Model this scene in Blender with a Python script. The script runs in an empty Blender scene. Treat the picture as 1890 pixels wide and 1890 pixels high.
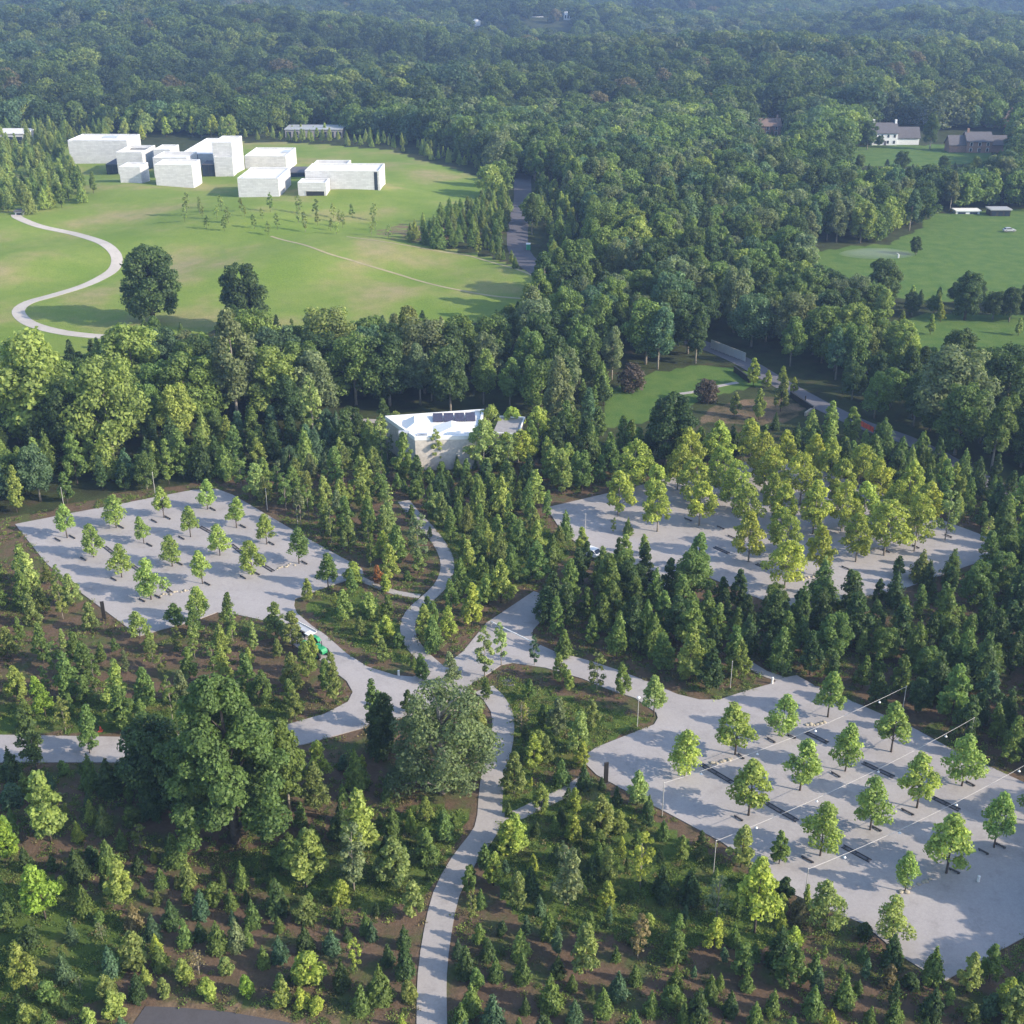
import bpy, math, random
import numpy as np
from mathutils import Vector, Matrix
from mathutils.geometry import delaunay_2d_cdt

R = math.radians
sc = bpy.context.scene
COL = sc.collection

# ------------------------------------------------------------------ camera, sky, sun, exposure
CAM_H, PITCH, FPX = 95.0, R(25.2), 2250.0
cam_d = bpy.data.cameras.new('camera'); cam = bpy.data.objects.new('camera', cam_d); COL.objects.link(cam)
cam.location = (0, 0, CAM_H); cam.rotation_euler = (R(90) - PITCH, 0, 0)
cam_d.sensor_width = 36.0; cam_d.lens = 36.0 * FPX / 1890.0; cam_d.clip_start = 1.0; cam_d.clip_end = 20000.0
sc.camera = cam
SUN_EL, SUN_AZ = R(27), R(-20)          # light comes from the right, slightly from the camera's side
world = bpy.data.worlds.new('World'); sc.world = world; world.use_nodes = True
wn = world.node_tree.nodes; wn.clear()
wo = wn.new('ShaderNodeOutputWorld'); bg = wn.new('ShaderNodeBackground'); sky = wn.new('ShaderNodeTexSky')
sky.sky_type = 'NISHITA'; sky.sun_disc = False; sky.sun_elevation = SUN_EL
sky.sun_rotation = R(90) - SUN_AZ
bg.inputs['Strength'].default_value = 0.15
world.node_tree.links.new(sky.outputs[0], bg.inputs[0]); world.node_tree.links.new(bg.outputs[0], wo.inputs[0])
sun_d = bpy.data.lights.new('sun', 'SUN'); sun_d.energy = 3.3; sun_d.angle = R(0.5); sun_d.color = (1.0, 0.87, 0.69)
sun = bpy.data.objects.new('sun', sun_d); COL.objects.link(sun); sun.location = (200, -80, 200)
sdir = Vector((math.cos(SUN_AZ) * math.cos(SUN_EL), math.sin(SUN_AZ) * math.cos(SUN_EL), math.sin(SUN_EL)))
sun.rotation_euler = sdir.to_track_quat('Z', 'Y').to_euler()
vs = sc.view_settings
vs.view_transform = 'Standard'; vs.look = 'None'; vs.exposure = 1.22; vs.gamma = 1.0; vs.use_curve_mapping = False
sc.cycles.max_bounces = 5; sc.cycles.diffuse_bounces = 1; sc.cycles.glossy_bounces = 2
sc.cycles.transmission_bounces = 3; sc.cycles.volume_bounces = 0; sc.cycles.transparent_max_bounces = 4
sc.cycles.use_denoising = True

# ------------------------------------------------------------------ the lie of the land
FWD = Vector((0, math.cos(PITCH), -math.sin(PITCH))); UP = Vector((0, math.sin(PITCH), math.cos(PITCH)))
CAM = Vector((0, 0, CAM_H))

def sstep(a, b, x):
    t = np.clip((x - a) / (b - a), 0, 1); return t * t * (3 - 2 * t)

def terrain(x, y):
    """Height of the ground in metres: level round the car parks, a soft hill under the pavilions, rolling far woods."""
    x = np.asarray(x, float); y = np.asarray(y, float)
    z = 6.5 * np.exp(-((x + 90) / 120) ** 2 - ((y - 470) / 105) ** 2) * sstep(250, 400, y)
    z = z + 2.0 * np.exp(-((x + 20) / 60) ** 2 - ((y - 390) / 40) ** 2) * sstep(250, 380, y)
    z = z + 1.7 * np.sin(x / 15 + 1.5 * np.sin(y / 40)) * np.sin(y / 19 + .7) * sstep(330, 370, y) * sstep(600, 540, y) * sstep(60, 10, x)
    far = sstep(620, 1300, y)
    z = z + far * (7 * np.sin(x / 210 + 1.3) * np.sin(y / 260 + .4) + 12 * np.sin(x / 520 + y / 640 + .8) + 5 * np.sin(x / 95 - y / 130))
    z = z + sstep(760, 1150, y) * (8.5 * np.sin(y / 78 + 1.7 * np.sin(x / 210) + .5) + 5 * np.sin(x / 66 + y / 190))
    z = z + sstep(1700, 3600, y) * (26 * np.sin(x / 700 + .6) + 30 * np.sin(y / 420) + 45)
    return z

def tz(x, y): return float(terrain(x, y))

def ray(px, py): return FWD + Vector((1, 0, 0)) * ((px - 945) / FPX) + UP * ((945 - py) / FPX)

def G(px, py, dz=0.0):
    """Ground point that stands under a place in the view."""
    d = ray(px, py); t = -CAM_H / min(d.z, -0.02)
    for _ in range(40):
        p = CAM + d * t; e = p.z - tz(p.x, p.y)
        t += 0.7 * e / max(-d.z, .02)
    p = CAM + d * t
    return Vector((p.x, p.y, tz(p.x, p.y) + dz))

def height_for(p, py):
    q = p - CAM; k = (945 - py) / FPX
    return (k * q.dot(FWD) - q.dot(UP)) / (UP.z - k * FWD.z)

def project(p):
    q = Vector(p) - CAM; d = q.dot(FWD); return 945 + FPX * q.x / d, 945 - FPX * q.dot(UP) / d, d

def width_m(p, dpx): return dpx * (p - CAM).dot(FWD) / FPX

def GP(pts): return [G(x, y) for x, y in pts]

def inside(poly, X, Y):
    X = np.asarray(X, float); Y = np.asarray(Y, float); c = np.zeros(X.shape, bool); n = len(poly)
    for i in range(n):
        x1, y1 = poly[i][0], poly[i][1]; x2, y2 = poly[i - 1][0], poly[i - 1][1]
        if y1 == y2: continue
        hit = ((y1 > Y) != (y2 > Y)) & (X < (x2 - x1) * (Y - y1) / (y2 - y1) + x1)
        c ^= hit
    return c

# ------------------------------------------------------------------ helpers: materials
def mat(name):
    m = bpy.data.materials.new(name); m.use_nodes = True; nt = m.node_tree
    return m, nt, nt.nodes['Principled BSDF'], nt.nodes['Material Output']

def nd(nt, t, **kw):
    n = nt.nodes.new(t)
    for k, v in kw.items():
        if k.startswith('i_'): n.inputs[k[2:].replace('_', ' ')].default_value = v
        else: setattr(n, k, v)
    return n

def ramp(nt, src, stops):
    r = nt.nodes.new('ShaderNodeValToRGB'); e = r.color_ramp.elements
    while len(e) > 2: e.remove(e[-1])
    for i, (p, c) in enumerate(stops):
        el = e[i] if i < 2 else e.new(p)
        el.position = p; el.color = (*c, 1) if len(c) == 3 else c
    nt.links.new(src, r.inputs[0]); return r

def mixc(nt, fac, a, b, mode='MIX'):
    m = nt.nodes.new('ShaderNodeMix'); m.data_type = 'RGBA'; m.blend_type = mode
    for s, v in ((m.inputs[0], fac), (m.inputs[6], a), (m.inputs[7], b)):
        if hasattr(v, 'is_linked'): nt.links.new(v, s)
        elif isinstance(v, (int, float)): s.default_value = v
        else: s.default_value = (*v, 1)
    return m.outputs[2]

def noise(nt, scale, detail=4, coord=None, rough=.55):
    n = nd(nt, 'ShaderNodeTexNoise'); n.inputs['Scale'].default_value = scale; n.inputs['Detail'].default_value = detail
    n.inputs['Roughness'].default_value = rough
    if coord is None: coord = nd(nt, 'ShaderNodeNewGeometry').outputs['Position']
    nt.links.new(coord, n.inputs['Vector']); return n.outputs['Fac']

def plain(name, c, rough=.6, metal=0.0, var=.18, scale=1.5, bump=0):
    m, nt, b, o = mat(name)
    f = noise(nt, scale, 5)
    r = ramp(nt, f, [(.3, tuple(v * (1 - var) for v in c)), (.7, tuple(min(1, v * (1 + var)) for v in c))])
    nt.links.new(r.outputs[0], b.inputs['Base Color'])
    b.inputs['Roughness'].default_value = rough; b.inputs['Metallic'].default_value = metal
    if bump:
        bp = nd(nt, 'ShaderNodeBump'); bp.inputs['Strength'].default_value = bump; bp.inputs['Distance'].default_value = .05
        nt.links.new(noise(nt, scale * 8, 4), bp.inputs['Height']); nt.links.new(bp.outputs[0], b.inputs['Normal'])
    return m

def leaf_material():
    m, nt, b, o = mat('leaf')
    tone = nd(nt, 'ShaderNodeAttribute'); tone.attribute_type = 'INSTANCER'; tone.attribute_name = 'tone'
    lv = nd(nt, 'ShaderNodeAttribute'); lv.attribute_type = 'GEOMETRY'; lv.attribute_name = 'lv'
    gain = nd(nt, 'ShaderNodeMapRange'); gain.inputs['To Min'].default_value = .55; gain.inputs['To Max'].default_value = 1.5
    nt.links.new(lv.outputs['Fac'], gain.inputs['Value'])
    sc_ = nd(nt, 'ShaderNodeVectorMath', operation='SCALE'); nt.links.new(tone.outputs['Color'], sc_.inputs[0]); nt.links.new(gain.outputs[0], sc_.inputs['Scale'])
    warm = mixc(nt, lv.outputs['Fac'], (.94, 1.0, 1.05), (1.09, 1.03, .86))
    colr = mixc(nt, 1.0, sc_.outputs[0], warm, 'MULTIPLY')
    nt.links.new(colr, b.inputs['Base Color']); b.inputs['Roughness'].default_value = .55
    b.inputs['Specular IOR Level'].default_value = .25
    tr = nd(nt, 'ShaderNodeBsdfTranslucent'); mx = nd(nt, 'ShaderNodeMixShader'); mx.inputs[0].default_value = .42
    nt.links.new(mixc(nt, 1.0, colr, (1.1, 1.15, .55), 'MULTIPLY'), tr.inputs['Color'])
    nt.links.new(b.outputs[0], mx.inputs[1]); nt.links.new(tr.outputs[0], mx.inputs[2]); nt.links.new(mx.outputs[0], o.inputs['Surface'])
    return m

def ground_material():
    m, nt, b, o = mat('ground')
    z = nd(nt, 'ShaderNodeAttribute'); z.attribute_name = 'zone'
    z2 = nd(nt, 'ShaderNodeAttribute'); z2.attribute_name = 'zone_b'
    s = nd(nt, 'ShaderNodeSeparateColor'); nt.links.new(z.outputs['Color'], s.inputs[0])
    s2 = nd(nt, 'ShaderNodeSeparateColor'); nt.links.new(z2.outputs['Color'], s2.inputs[0])
    big = noise(nt, .035, 5); mid = noise(nt, .22, 6); fine = noise(nt, 2.2, 6, rough=.7)
    floor = ramp(nt, mid, [(.3, (.030, .030, .016)), (.55, (.045, .060, .022)), (.75, (.075, .055, .035))]).outputs[0]
    mulch = ramp(nt, mid, [(.30, (.095, .065, .044)), (.44, (.135, .092, .062)), (.53, (.108, .082, .050)), (.60, (.090, .095, .040)), (.72, (.068, .105, .030))]).outputs[0]
    grassy = ramp(nt, mid, [(.3, (.055, .09, .021)), (.5, (.082, .125, .027)), (.7, (.13, .125, .045))]).outputs[0]
    dryness = ramp(nt, big, [(.36, (.145, .215, .034)), (.50, (.185, .24, .05)), (.60, (.25, .245, .088)), (.72, (.30, .25, .135))]).outputs[0]
    meadow = mixc(nt, ramp(nt, mid, [(.4, (0, 0, 0)), (.75, (.5, .5, .5))]).outputs[0], dryness, (.12, .19, .036))
    lawn = ramp(nt, mid, [(.3, (.062, .125, .026)), (.7, (.11, .165, .037))]).outputs[0]
    dirt = ramp(nt, fine, [(.3, (.14, .095, .06)), (.7, (.22, .155, .10))]).outputs[0]
    def edge(w):     # ragged borders between covers
        ad = nd(nt, 'ShaderNodeMath', operation='MULTIPLY_ADD'); ad.inputs[1].default_value = .9; nt.links.new(mid, ad.inputs[0])
        nt.links.new(w, ad.inputs[2])
        r = nd(nt, 'ShaderNodeMapRange'); r.inputs['From Min'].default_value = .82; r.inputs['From Max'].default_value = 1.08
        nt.links.new(ad.outputs[0], r.inputs['Value']); return r.outputs[0]
    c = mixc(nt, edge(s.outputs[0]), floor, mulch)
    c = mixc(nt, edge(s2.outputs[1]), c, grassy)
    c = mixc(nt, edge(s.outputs[1]), c, meadow)
    c = mixc(nt, edge(s.outputs[2]), c, lawn)
    c = mixc(nt, edge(s2.outputs[0]), c, dirt)
    sp = ramp(nt, fine, [(.3, (.78, .78, .78)), (.7, (1.2, 1.2, 1.2))]).outputs[0]
    nt.links.new(mixc(nt, 1.0, c, sp, 'MULTIPLY'), b.inputs['Base Color']); b.inputs['Roughness'].default_value = .95
    b.inputs['Specular IOR Level'].default_value = .1
    bp = nd(nt, 'ShaderNodeBump'); bp.inputs['Strength'].default_value = .6; bp.inputs['Distance'].default_value = .25
    nt.links.new(fine, bp.inputs['Height']); nt.links.new(bp.outputs[0], b.inputs['Normal'])
    return m

def paving_material(name, c, joint=None, var=.10):
    m, nt, b, o = mat(name)
    big = noise(nt, .12, 5); fine = noise(nt, 3.5, 6, rough=.75); grit = noise(nt, 14, 3, rough=.8)
    col = ramp(nt, big, [(.3, tuple(v * (1 - var) for v in c)), (.7, tuple(v * (1 + var * .6) for v in c))]).outputs[0]
    col = mixc(nt, 1.0, col, ramp(nt, fine, [(.25, (.86, .86, .86)), (.75, (1.1, 1.1, 1.1))]).outputs[0], 'MULTIPLY')
    col = mixc(nt, 1.0, col, ramp(nt, grit, [(.3, (.92, .92, .92)), (.7, (1.06, 1.06, 1.06))]).outputs[0], 'MULTIPLY')
    stain = ramp(nt, noise(nt, .35, 6, rough=.7), [(.52, (1, 1, 1)), (.75, (.78, .77, .76))]).outputs[0]
    col = mixc(nt, 1.0, col, stain, 'MULTIPLY')
    nt.links.new(col, b.inputs['Base Color']); b.inputs['Roughness'].default_value = .88; b.inputs['Specular IOR Level'].default_value = .2
    bp = nd(nt, 'ShaderNodeBump'); bp.inputs['Strength'].default_value = .25; bp.inputs['Distance'].default_value = .03
    nt.links.new(fine, bp.inputs['Height']); nt.links.new(bp.outputs[0], b.inputs['Normal'])
    return m

def block_material(name, c, course=.62, length=1.8):
    """Cast blocks: running courses with faint joints and a tone of their own per block."""
    m, nt, b, o = mat(name)
    pos = nd(nt, 'ShaderNodeNewGeometry').outputs['Position']
    sp = nd(nt, 'ShaderNodeSeparateXYZ'); nt.links.new(pos, sp.inputs[0])
    ad = nd(nt, 'ShaderNodeMath', operation='ADD'); nt.links.new(sp.outputs[0], ad.inputs[0]); nt.links.new(sp.outputs[1], ad.inputs[1])
    cb = nd(nt, 'ShaderNodeCombineXYZ'); nt.links.new(ad.outputs[0], cb.inputs[0]); nt.links.new(sp.outputs[2], cb.inputs[1])
    br = nd(nt, 'ShaderNodeTexBrick'); nt.links.new(cb.outputs[0], br.inputs['Vector'])
    br.inputs['Scale'].default_value = 1.0; br.inputs['Brick Width'].default_value = length; br.inputs['Row Height'].default_value = course
    br.inputs['Mortar Size'].default_value = .018; br.inputs['Bias'].default_value = 0.0
    br.inputs['Color1'].default_value = (*[v * .90 for v in c], 1); br.inputs['Color2'].default_value = (*[min(1, v * 1.07) for v in c], 1)
    br.inputs['Mortar'].default_value = (*[v * .6 for v in c], 1)
    f = ramp(nt, noise(nt, .5, 6), [(.3, (.92, .92, .93)), (.7, (1.03, 1.03, 1.02))]).outputs[0]
    nt.links.new(mixc(nt, 1.0, br.outputs[0], f, 'MULTIPLY'), b.inputs['Base Color']); b.inputs['Roughness'].default_value = .8
    bp = nd(nt, 'ShaderNodeBump'); bp.inputs['Strength'].default_value = .3; bp.inputs['Distance'].default_value = .03
    nt.links.new(br.outputs[0], bp.inputs['Height']); nt.links.new(bp.outputs[0], b.inputs['Normal'])
    return m

M = dict(
    leaf=leaf_material(), ground=ground_material(),
    bark=plain('bark', (.085, .068, .055), .9, 0, .35, 3, .4), palebark=plain('pale_bark', (.26, .23, .19), .9, 0, .3, 3, .4),
    concrete=paving_material('pale_paving', (.362, .340, .338)), path=paving_material('path_concrete', (.36, .335, .322)),
    cream=paving_material('cream_path', (.47, .43, .385)), asphalt=paving_material('asphalt', (.105, .10, .115)), road=paving_material('gravel_road', (.15, .146, .16)),
    dirt=paving_material('bare_dirt', (.34, .30, .17), var=.15), darkasphalt=paving_material('old_asphalt', (.085, .08, .085)),
    block=block_material('white_cast_block', (.60, .595, .59)), roofwhite=plain('white_roof_gravel', (.64, .63, .61), .9, 0, .07, .4),
    wood=plain('weathered_cedar', (.54, .50, .455), .8, 0, .16, 2), greywood=plain('grey_cedar', (.28, .265, .26), .8, 0, .16, 2),
    glass=plain('dark_glass', (.03, .04, .06), .12, 0, .2, .5), white=plain('white_paint', (.78, .78, .76), .5, 0, .05),
    steel=plain('dark_steel', (.035, .033, .033), .5, .4, .2), galv=plain('pale_metal', (.55, .53, .50), .5, .3, .1),
    green=plain('tractor_green', (.025, .27, .11), .35, 0, .1), rubber=plain('rubber', (.015, .015, .016), .8, 0, .1),
    slate=plain('roof_shingle', (.10, .095, .105), .85, 0, .2, 2, .3), brownroof=plain('brown_shingle', (.17, .12, .10), .85, 0, .2, 2, .3),
    brick=plain('red_brown_brick', (.28, .17, .13), .85, 0, .2, 3), siding=plain('white_siding', (.72, .73, .74), .7, 0, .06),
    orange=plain('orange_mesh', (.75, .10, .04), .6, 0, .15), stone=plain('pale_stone', (.36, .32, .25), .9, 0, .25, 3, .3),
    silver=plain('silver_paint', (.50, .51, .53), .35, .2, .05), carwhite=plain('car_white', (.78, .78, .78), .3, 0, .03),
    solar=plain('solar_panel', (.055, .05, .08), .25, 0, .2, 1.5), teal=plain('teal_plastic', (.03, .32, .22), .5, 0, .1),
    red=plain('red_lamp', (.4, .02, .02), .4, 0, .05),
)

# ------------------------------------------------------------------ helpers: objects
def link(name, me, parent=None, loc=None, rz=0.0):
    o = bpy.data.objects.new(name, me); COL.objects.link(o)
    if parent is not None: o.parent = parent
    if loc is not None: o.location = loc
    if rz: o.rotation_euler[2] = rz
    return o

def tag(o, label=None, cat=None, group=None, kind=None):
    if label: o['label'] = label
    if cat: o['category'] = cat
    if group: o['group'] = group
    if kind: o['kind'] = kind
    return o

def thing(name, label, cat, loc, rz=0.0, group=None):
    return tag(link(name, None, None, loc, rz), label, cat, group)

def mesh(name, verts, faces, m, smooth=False):
    me = bpy.data.meshes.new(name); me.from_pydata([tuple(v) for v in verts], [], faces); me.materials.append(m)
    if smooth: me.polygons.foreach_set('use_smooth', [True] * len(me.polygons))
    me.update(); return me

class MB:
    """Collects solids into one mesh."""
    def __init__(s): s.v = []; s.f = []
    def add(s, v, f):
        k = len(s.v); s.v += [tuple(p) for p in v]; s.f += [tuple(i + k for i in q) for q in f]; return s
    def box(s, x0, x1, y0, y1, z0, z1, bev=0.0):
        if bev <= 0:
            return s.add([(x0, y0, z0), (x1, y0, z0), (x1, y1, z0), (x0, y1, z0), (x0, y0, z1), (x1, y0, z1), (x1, y1, z1), (x0, y1, z1)],
                         [(0, 3, 2, 1), (4, 5, 6, 7), (0, 1, 5, 4), (1, 2, 6, 5), (2, 3, 7, 6), (3, 0, 4, 7)])
        e = bev
        def ring(z, i): return [(x0 + i + e * (1 if i == 0 else 0), y0 + i, z), (x1 - i - e * (1 if i == 0 else 0), y0 + i, z), (x1 - i, y0 + i + e * (1 if i == 0 else 0), z), (x1 - i, y1 - i - e * (1 if i == 0 else 0), z),
                                (x1 - i - e * (1 if i == 0 else 0), y1 - i, z), (x0 + i + e * (1 if i == 0 else 0), y1 - i, z), (x0 + i, y1 - i - e * (1 if i == 0 else 0), z), (x0 + i, y0 + i + e * (1 if i == 0 else 0), z)]
        v = ring(z0, 0) + ring(z1 - e, 0) + ring(z1, e)
        f = [tuple(range(7, -1, -1)), tuple(range(16, 24))]
        for k in (0, 8):
            for i in range(8): f.append((k + i, k + (i + 1) % 8, k + 8 + (i + 1) % 8, k + 8 + i))
        return s.add(v, f)
    def tube(s, pts, rad, n=6, cap=True):
        pts = [Vector(p) for p in pts]; rs = rad if hasattr(rad, '__len__') else [rad] * len(pts); v = []; f = []
        for i, p in enumerate(pts):
            d = (pts[min(i + 1, len(pts) - 1)] - pts[max(i - 1, 0)]).normalized()
            a = d.orthogonal().normalized(); b = d.cross(a)
            v += [p + (a * math.cos(2 * math.pi * k / n) + b * math.sin(2 * math.pi * k / n)) * rs[i] for k in range(n)]
        for i in range(len(pts) - 1):
            for k in range(n): f.append((i * n + k, i * n + (k + 1) % n, (i + 1) * n + (k + 1) % n, (i + 1) * n + k))
        if cap: f += [tuple(range(n - 1, -1, -1)), tuple(range((len(pts) - 1) * n, len(pts) * n))]
        return s.add(v, f)
    def lathe(s, prof, n=12, c=(0, 0, 0)):
        v = []; f = []
        for r, z in prof: v += [(c[0] + r * math.cos(2 * math.pi * k / n), c[1] + r * math.sin(2 * math.pi * k / n), c[2] + z) for k in range(n)]
        for i in range(len(prof) - 1):
            for k in range(n): f.append((i * n + k, i * n + (k + 1) % n, (i + 1) * n + (k + 1) % n, (i + 1) * n + k))
        f += [tuple(range(n - 1, -1, -1)), tuple(range((len(prof) - 1) * n, len(prof) * n))]
        return s.add(v, f)
    def wheel(s, x, y, z, r, w, n=14):
        v = []; f = []
        for dy, k in ((-w / 2, .82), (-w / 2 + w * .15, 1), (w / 2 - w * .15, 1), (w / 2, .82)):
            v += [(x + r * k * math.cos(2 * math.pi * i / n), y + dy, z + r * k * math.sin(2 * math.pi * i / n)) for i in range(n)]
        for j in range(3):
            for i in range(n): f.append((j * n + i, j * n + (i + 1) % n, (j + 1) * n + (i + 1) % n, (j + 1) * n + i))
        f += [tuple(range(n - 1, -1, -1)), tuple(range(3 * n, 4 * n))]
        return s.add(v, f)
    def prism(s, prof, y0, y1):
        """Side outline in x-z pulled along y."""
        n = len(prof); v = [(x, y0, z) for x, z in prof] + [(x, y1, z) for x, z in prof]
        f = [tuple(range(n)), tuple(range(2 * n - 1, n - 1, -1))] + [(i, i + n, (i + 1) % n + n, (i + 1) % n) for i in range(n)]
        return s.add(v, f)
    def build(s, name, m, parent=None, loc=None, rz=0.0, smooth=False):
        return link(name, mesh(name, s.v, s.f, m, smooth), parent, loc, rz)

def smooth_line(pts, step=2.0, closed=False):
    P = [Vector((p[0], p[1])) for p in pts]; out = []; n = len(P)
    for i in range(n if closed else n - 1):
        if closed: a, b, c, d = P[i - 1], P[i], P[(i + 1) % n], P[(i + 2) % n]
        else: a, b, c, d = P[max(i - 1, 0)], P[i], P[i + 1], P[min(i + 2, n - 1)]
        k = max(1, int((c - b).length / step))
        for j in range(k):
            t = j / k
            out.append(.5 * ((2 * b) + (c - a) * t + (2 * a - 5 * b + 4 * c - d) * t * t + (3 * b - a - 3 * c + d) * t ** 3))
    if not closed: out.append(P[-1])
    return out

PAVED = []          # world outlines that nothing grows on
def slab(name, pts, m, lift=.10, step=3.0):
    """A paved sheet with its own edge; outline in world metres."""
    P = [(p[0], p[1]) for p in pts]; PAVED.append(P)
    xs = [p[0] for p in P]; ys = [p[1] for p in P]; ext = []
    n = len(P); dense = []
    for i in range(n):
        a, b = Vector(P[i]), Vector(P[(i + 1) % n]); k = max(1, int((b - a).length / step))
        dense += [a.lerp(b, j / k) for j in range(k)]
    n = len(dense)
    gx, gy = np.meshgrid(np.arange(min(xs), max(xs), 6.0), np.arange(min(ys), max(ys), 6.0))
    ok = inside(P, gx, gy); ext = [Vector((a, b)) for a, b in zip(gx[ok], gy[ok])]
    V, E, F, *_ = delaunay_2d_cdt(dense + ext, [(i, (i + 1) % n) for i in range(n)], [list(range(n))], 1, 1e-4)
    verts = [(v.x, v.y, tz(v.x, v.y) + lift) for v in V]; faces = [tuple(f) for f in F]
    k = len(verts); verts += [(v.x, v.y, tz(v.x, v.y) - .3) for v in dense]; top0 = len(verts); verts += [(v.x, v.y, tz(v.x, v.y) + lift) for v in dense]
    faces += [(k + i, k + (i + 1) % n, top0 + (i + 1) % n, top0 + i) for i in range(n)]
    o = link(name, mesh(name, verts, faces, m)); tag(o, kind='structure'); return o

def strip(name, pts, width, m, lift=.10, register=True, step=2.0):
    L = smooth_line(pts, step); a = []; b = []
    for i, p in enumerate(L):
        w = width if not hasattr(width, '__len__') else width[0] + (width[1] - width[0]) * i / (len(L) - 1)
        d = (L[min(i + 1, len(L) - 1)] - L[max(i - 1, 0)]).normalized(); nrm = Vector((-d.y, d.x)) * w / 2
        a.append(p + nrm); b.append(p - nrm)
    v = []; f = []
    for p, q in zip(a, b):
        za, zb = tz(p.x, p.y), tz(q.x, q.y)
        v += [(p.x, p.y, za - .3), (p.x, p.y, za + lift), (q.x, q.y, zb + lift), (q.x, q.y, zb - .3)]
    for i in range(len(a) - 1):
        for k in range(3): f.append((4 * i + k, 4 * i + 4 + k, 4 * i + 5 + k, 4 * i + 1 + k))
    if register: PAVED.append([(p.x, p.y) for p in a] + [(p.x, p.y) for p in reversed(b)])
    o = link(name, mesh(name, v, f, m)); tag(o, kind='structure'); return o

# ------------------------------------------------------------------ outlines of the land (view places turned into ground points)
LOT_LEFT = GP([(28, 968), (130, 948), (200, 935), (355, 905), (400, 903), (430, 914), (560, 990), (668, 1050), (672, 1062), (600, 1085), (545, 1106), (543, 1118), (548, 1132), (576, 1156), (600, 1172),
               (640, 1207), (678, 1231), (729, 1247), (762, 1250), (796, 1241), (817, 1231), (854, 1204), (898, 1150), (985, 1092), (1012, 1100), (1003, 1130), (998, 1148), (984, 1163), (982, 1177), (990, 1188),
               (1023, 1203), (1091, 1221), (1142, 1238), (1196, 1259), (1250, 1282), (1291, 1292), (1328, 1292), (1379, 1275), (1419, 1264), (1446, 1252), (1470, 1247), (1501, 1264), (1565, 1292), (1683, 1343),
               (1758, 1384), (1890, 1445), (1960, 1478), (1985, 1560), (1950, 1670), (1890, 1731), (1835, 1761), (1739, 1814), (1669, 1769), (1593, 1706), (1463, 1651), (1332, 1555), (1241, 1506), (1189, 1479),
               (1101, 1431), (1071, 1401), (1101, 1380), (1176, 1350), (1207, 1338), (1214, 1326), (1211, 1316), (1172, 1289), (1128, 1275), (1074, 1253), (1006, 1233), (945, 1224), (925, 1228), (905, 1242), (871, 1262),
               (850, 1285), (760, 1320), (650, 1350), (560, 1375), (420, 1395), (230, 1408), (0, 1408), (-200, 1408), (-200, 1358), (0, 1357), (230, 1361), (420, 1352), (530, 1338), (600, 1318), (642, 1296), (651, 1278), (640, 1258),
               (582, 1213), (555, 1200), (508, 1166), (488, 1146), (433, 1134), (400, 1131), (355, 1148), (298, 1163), (257, 1175), (150, 1095), (85, 1040)])
LOT_REAR = GP([(1010, 937), (1125, 910), (1240, 882), (1330, 858), (1400, 850), (1500, 862), (1600, 900), (1724, 955), (1858, 1005), (1840, 1027), (1778, 1048), (1673, 1085), (1560, 1110), (1487, 1122), (1440, 1120),
               (1385, 1099), (1301, 1063), (1240, 1085), (1180, 1060), (1081, 1013), (1040, 986), (1013, 945)])
slab('paved_car_park_and_drives', LOT_LEFT, M['concrete'])
slab('paved_rear_car_park', LOT_REAR, M['concrete'])
strip('footpath', GP([(797, 1990), (797, 1890), (798, 1798), (808, 1720), (824, 1650), (855, 1590), (898, 1530), (905, 1480), (910, 1430), (922, 1390), (929, 1345), (925, 1310), (910, 1287), (893, 1272)]), 2.95, M['path'], .07)
strip('side_footpath', GP([(922, 1512), (960, 1503), (1000, 1483), (1045, 1462), (1078, 1440)]), 1.8, M['path'], .06)
strip('winding_footpath', GP([(745, 925), (765, 950), (790, 976), (812, 1005), (824, 1030), (825, 1055), (812, 1083), (783, 1110), (761, 1132), (752, 1157), (760, 1187), (783, 1214), (808, 1236)]), 2.3, M['path'], .07)
strip('link_footpath', GP([(655, 1062), (690, 1080), (730, 1094), (775, 1101)]), 1.3, M['path'], .06)
strip('woodland_footpath', GP([(600, 771), (660, 776), (725, 779)]), 2.2, M['path'], .07)
strip('lot_footpath', GP([(1350, 1205), (1385, 1228), (1410, 1243), (1448, 1256)]), 1.6, M['path'], .06)
strip('meadow_path', GP([(30, 396), (34, 402), (68, 416), (135, 431), (179, 444), (207, 461), (216, 479), (209, 498), (183, 515), (142, 532), (95, 546), (53, 558), (34, 573), (44, 590), (71, 603), (118, 614), (169, 620), (217, 624), (300, 640), (380, 660)]), 3.5, M['cream'], .06)
strip('service_road', GP([(968, 320), (965, 332), (964, 380), (955, 435), (962, 470), (985, 493), (1025, 518), (1080, 545)]), 7.0, M['asphalt'], .06)
strip('bridge_road', GP([(1270, 628), (1320, 645), (1372, 668), (1420, 696), (1475, 727), (1535, 758), (1595, 785), (1680, 815), (1760, 855), (1830, 893), (1960, 960)]), [6.0, 4.0], M['road'], .06)
strip('lawn_path', GP([(1255, 727), (1290, 722), (1330, 712), (1362, 706)]), 1.3, M['path'], .05)
strip('dirt_track', GP([(500, 436), (545, 448), (600, 466), (660, 484), (740, 508), (820, 530), (900, 545), (975, 552)]), 1.0, M['dirt'], .05, False)
strip('upper_dirt_track', GP([(640, 437), (700, 445), (800, 462), (880, 476), (990, 512)]), .8, M['dirt'], .05, False)
slab('asphalt_yard', GP([(268, 1858), (330, 1860), (420, 1868), (520, 1885), (620, 1910), (620, 1990), (230, 1990), (246, 1890)]), M['darkasphalt'], .05)

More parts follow.
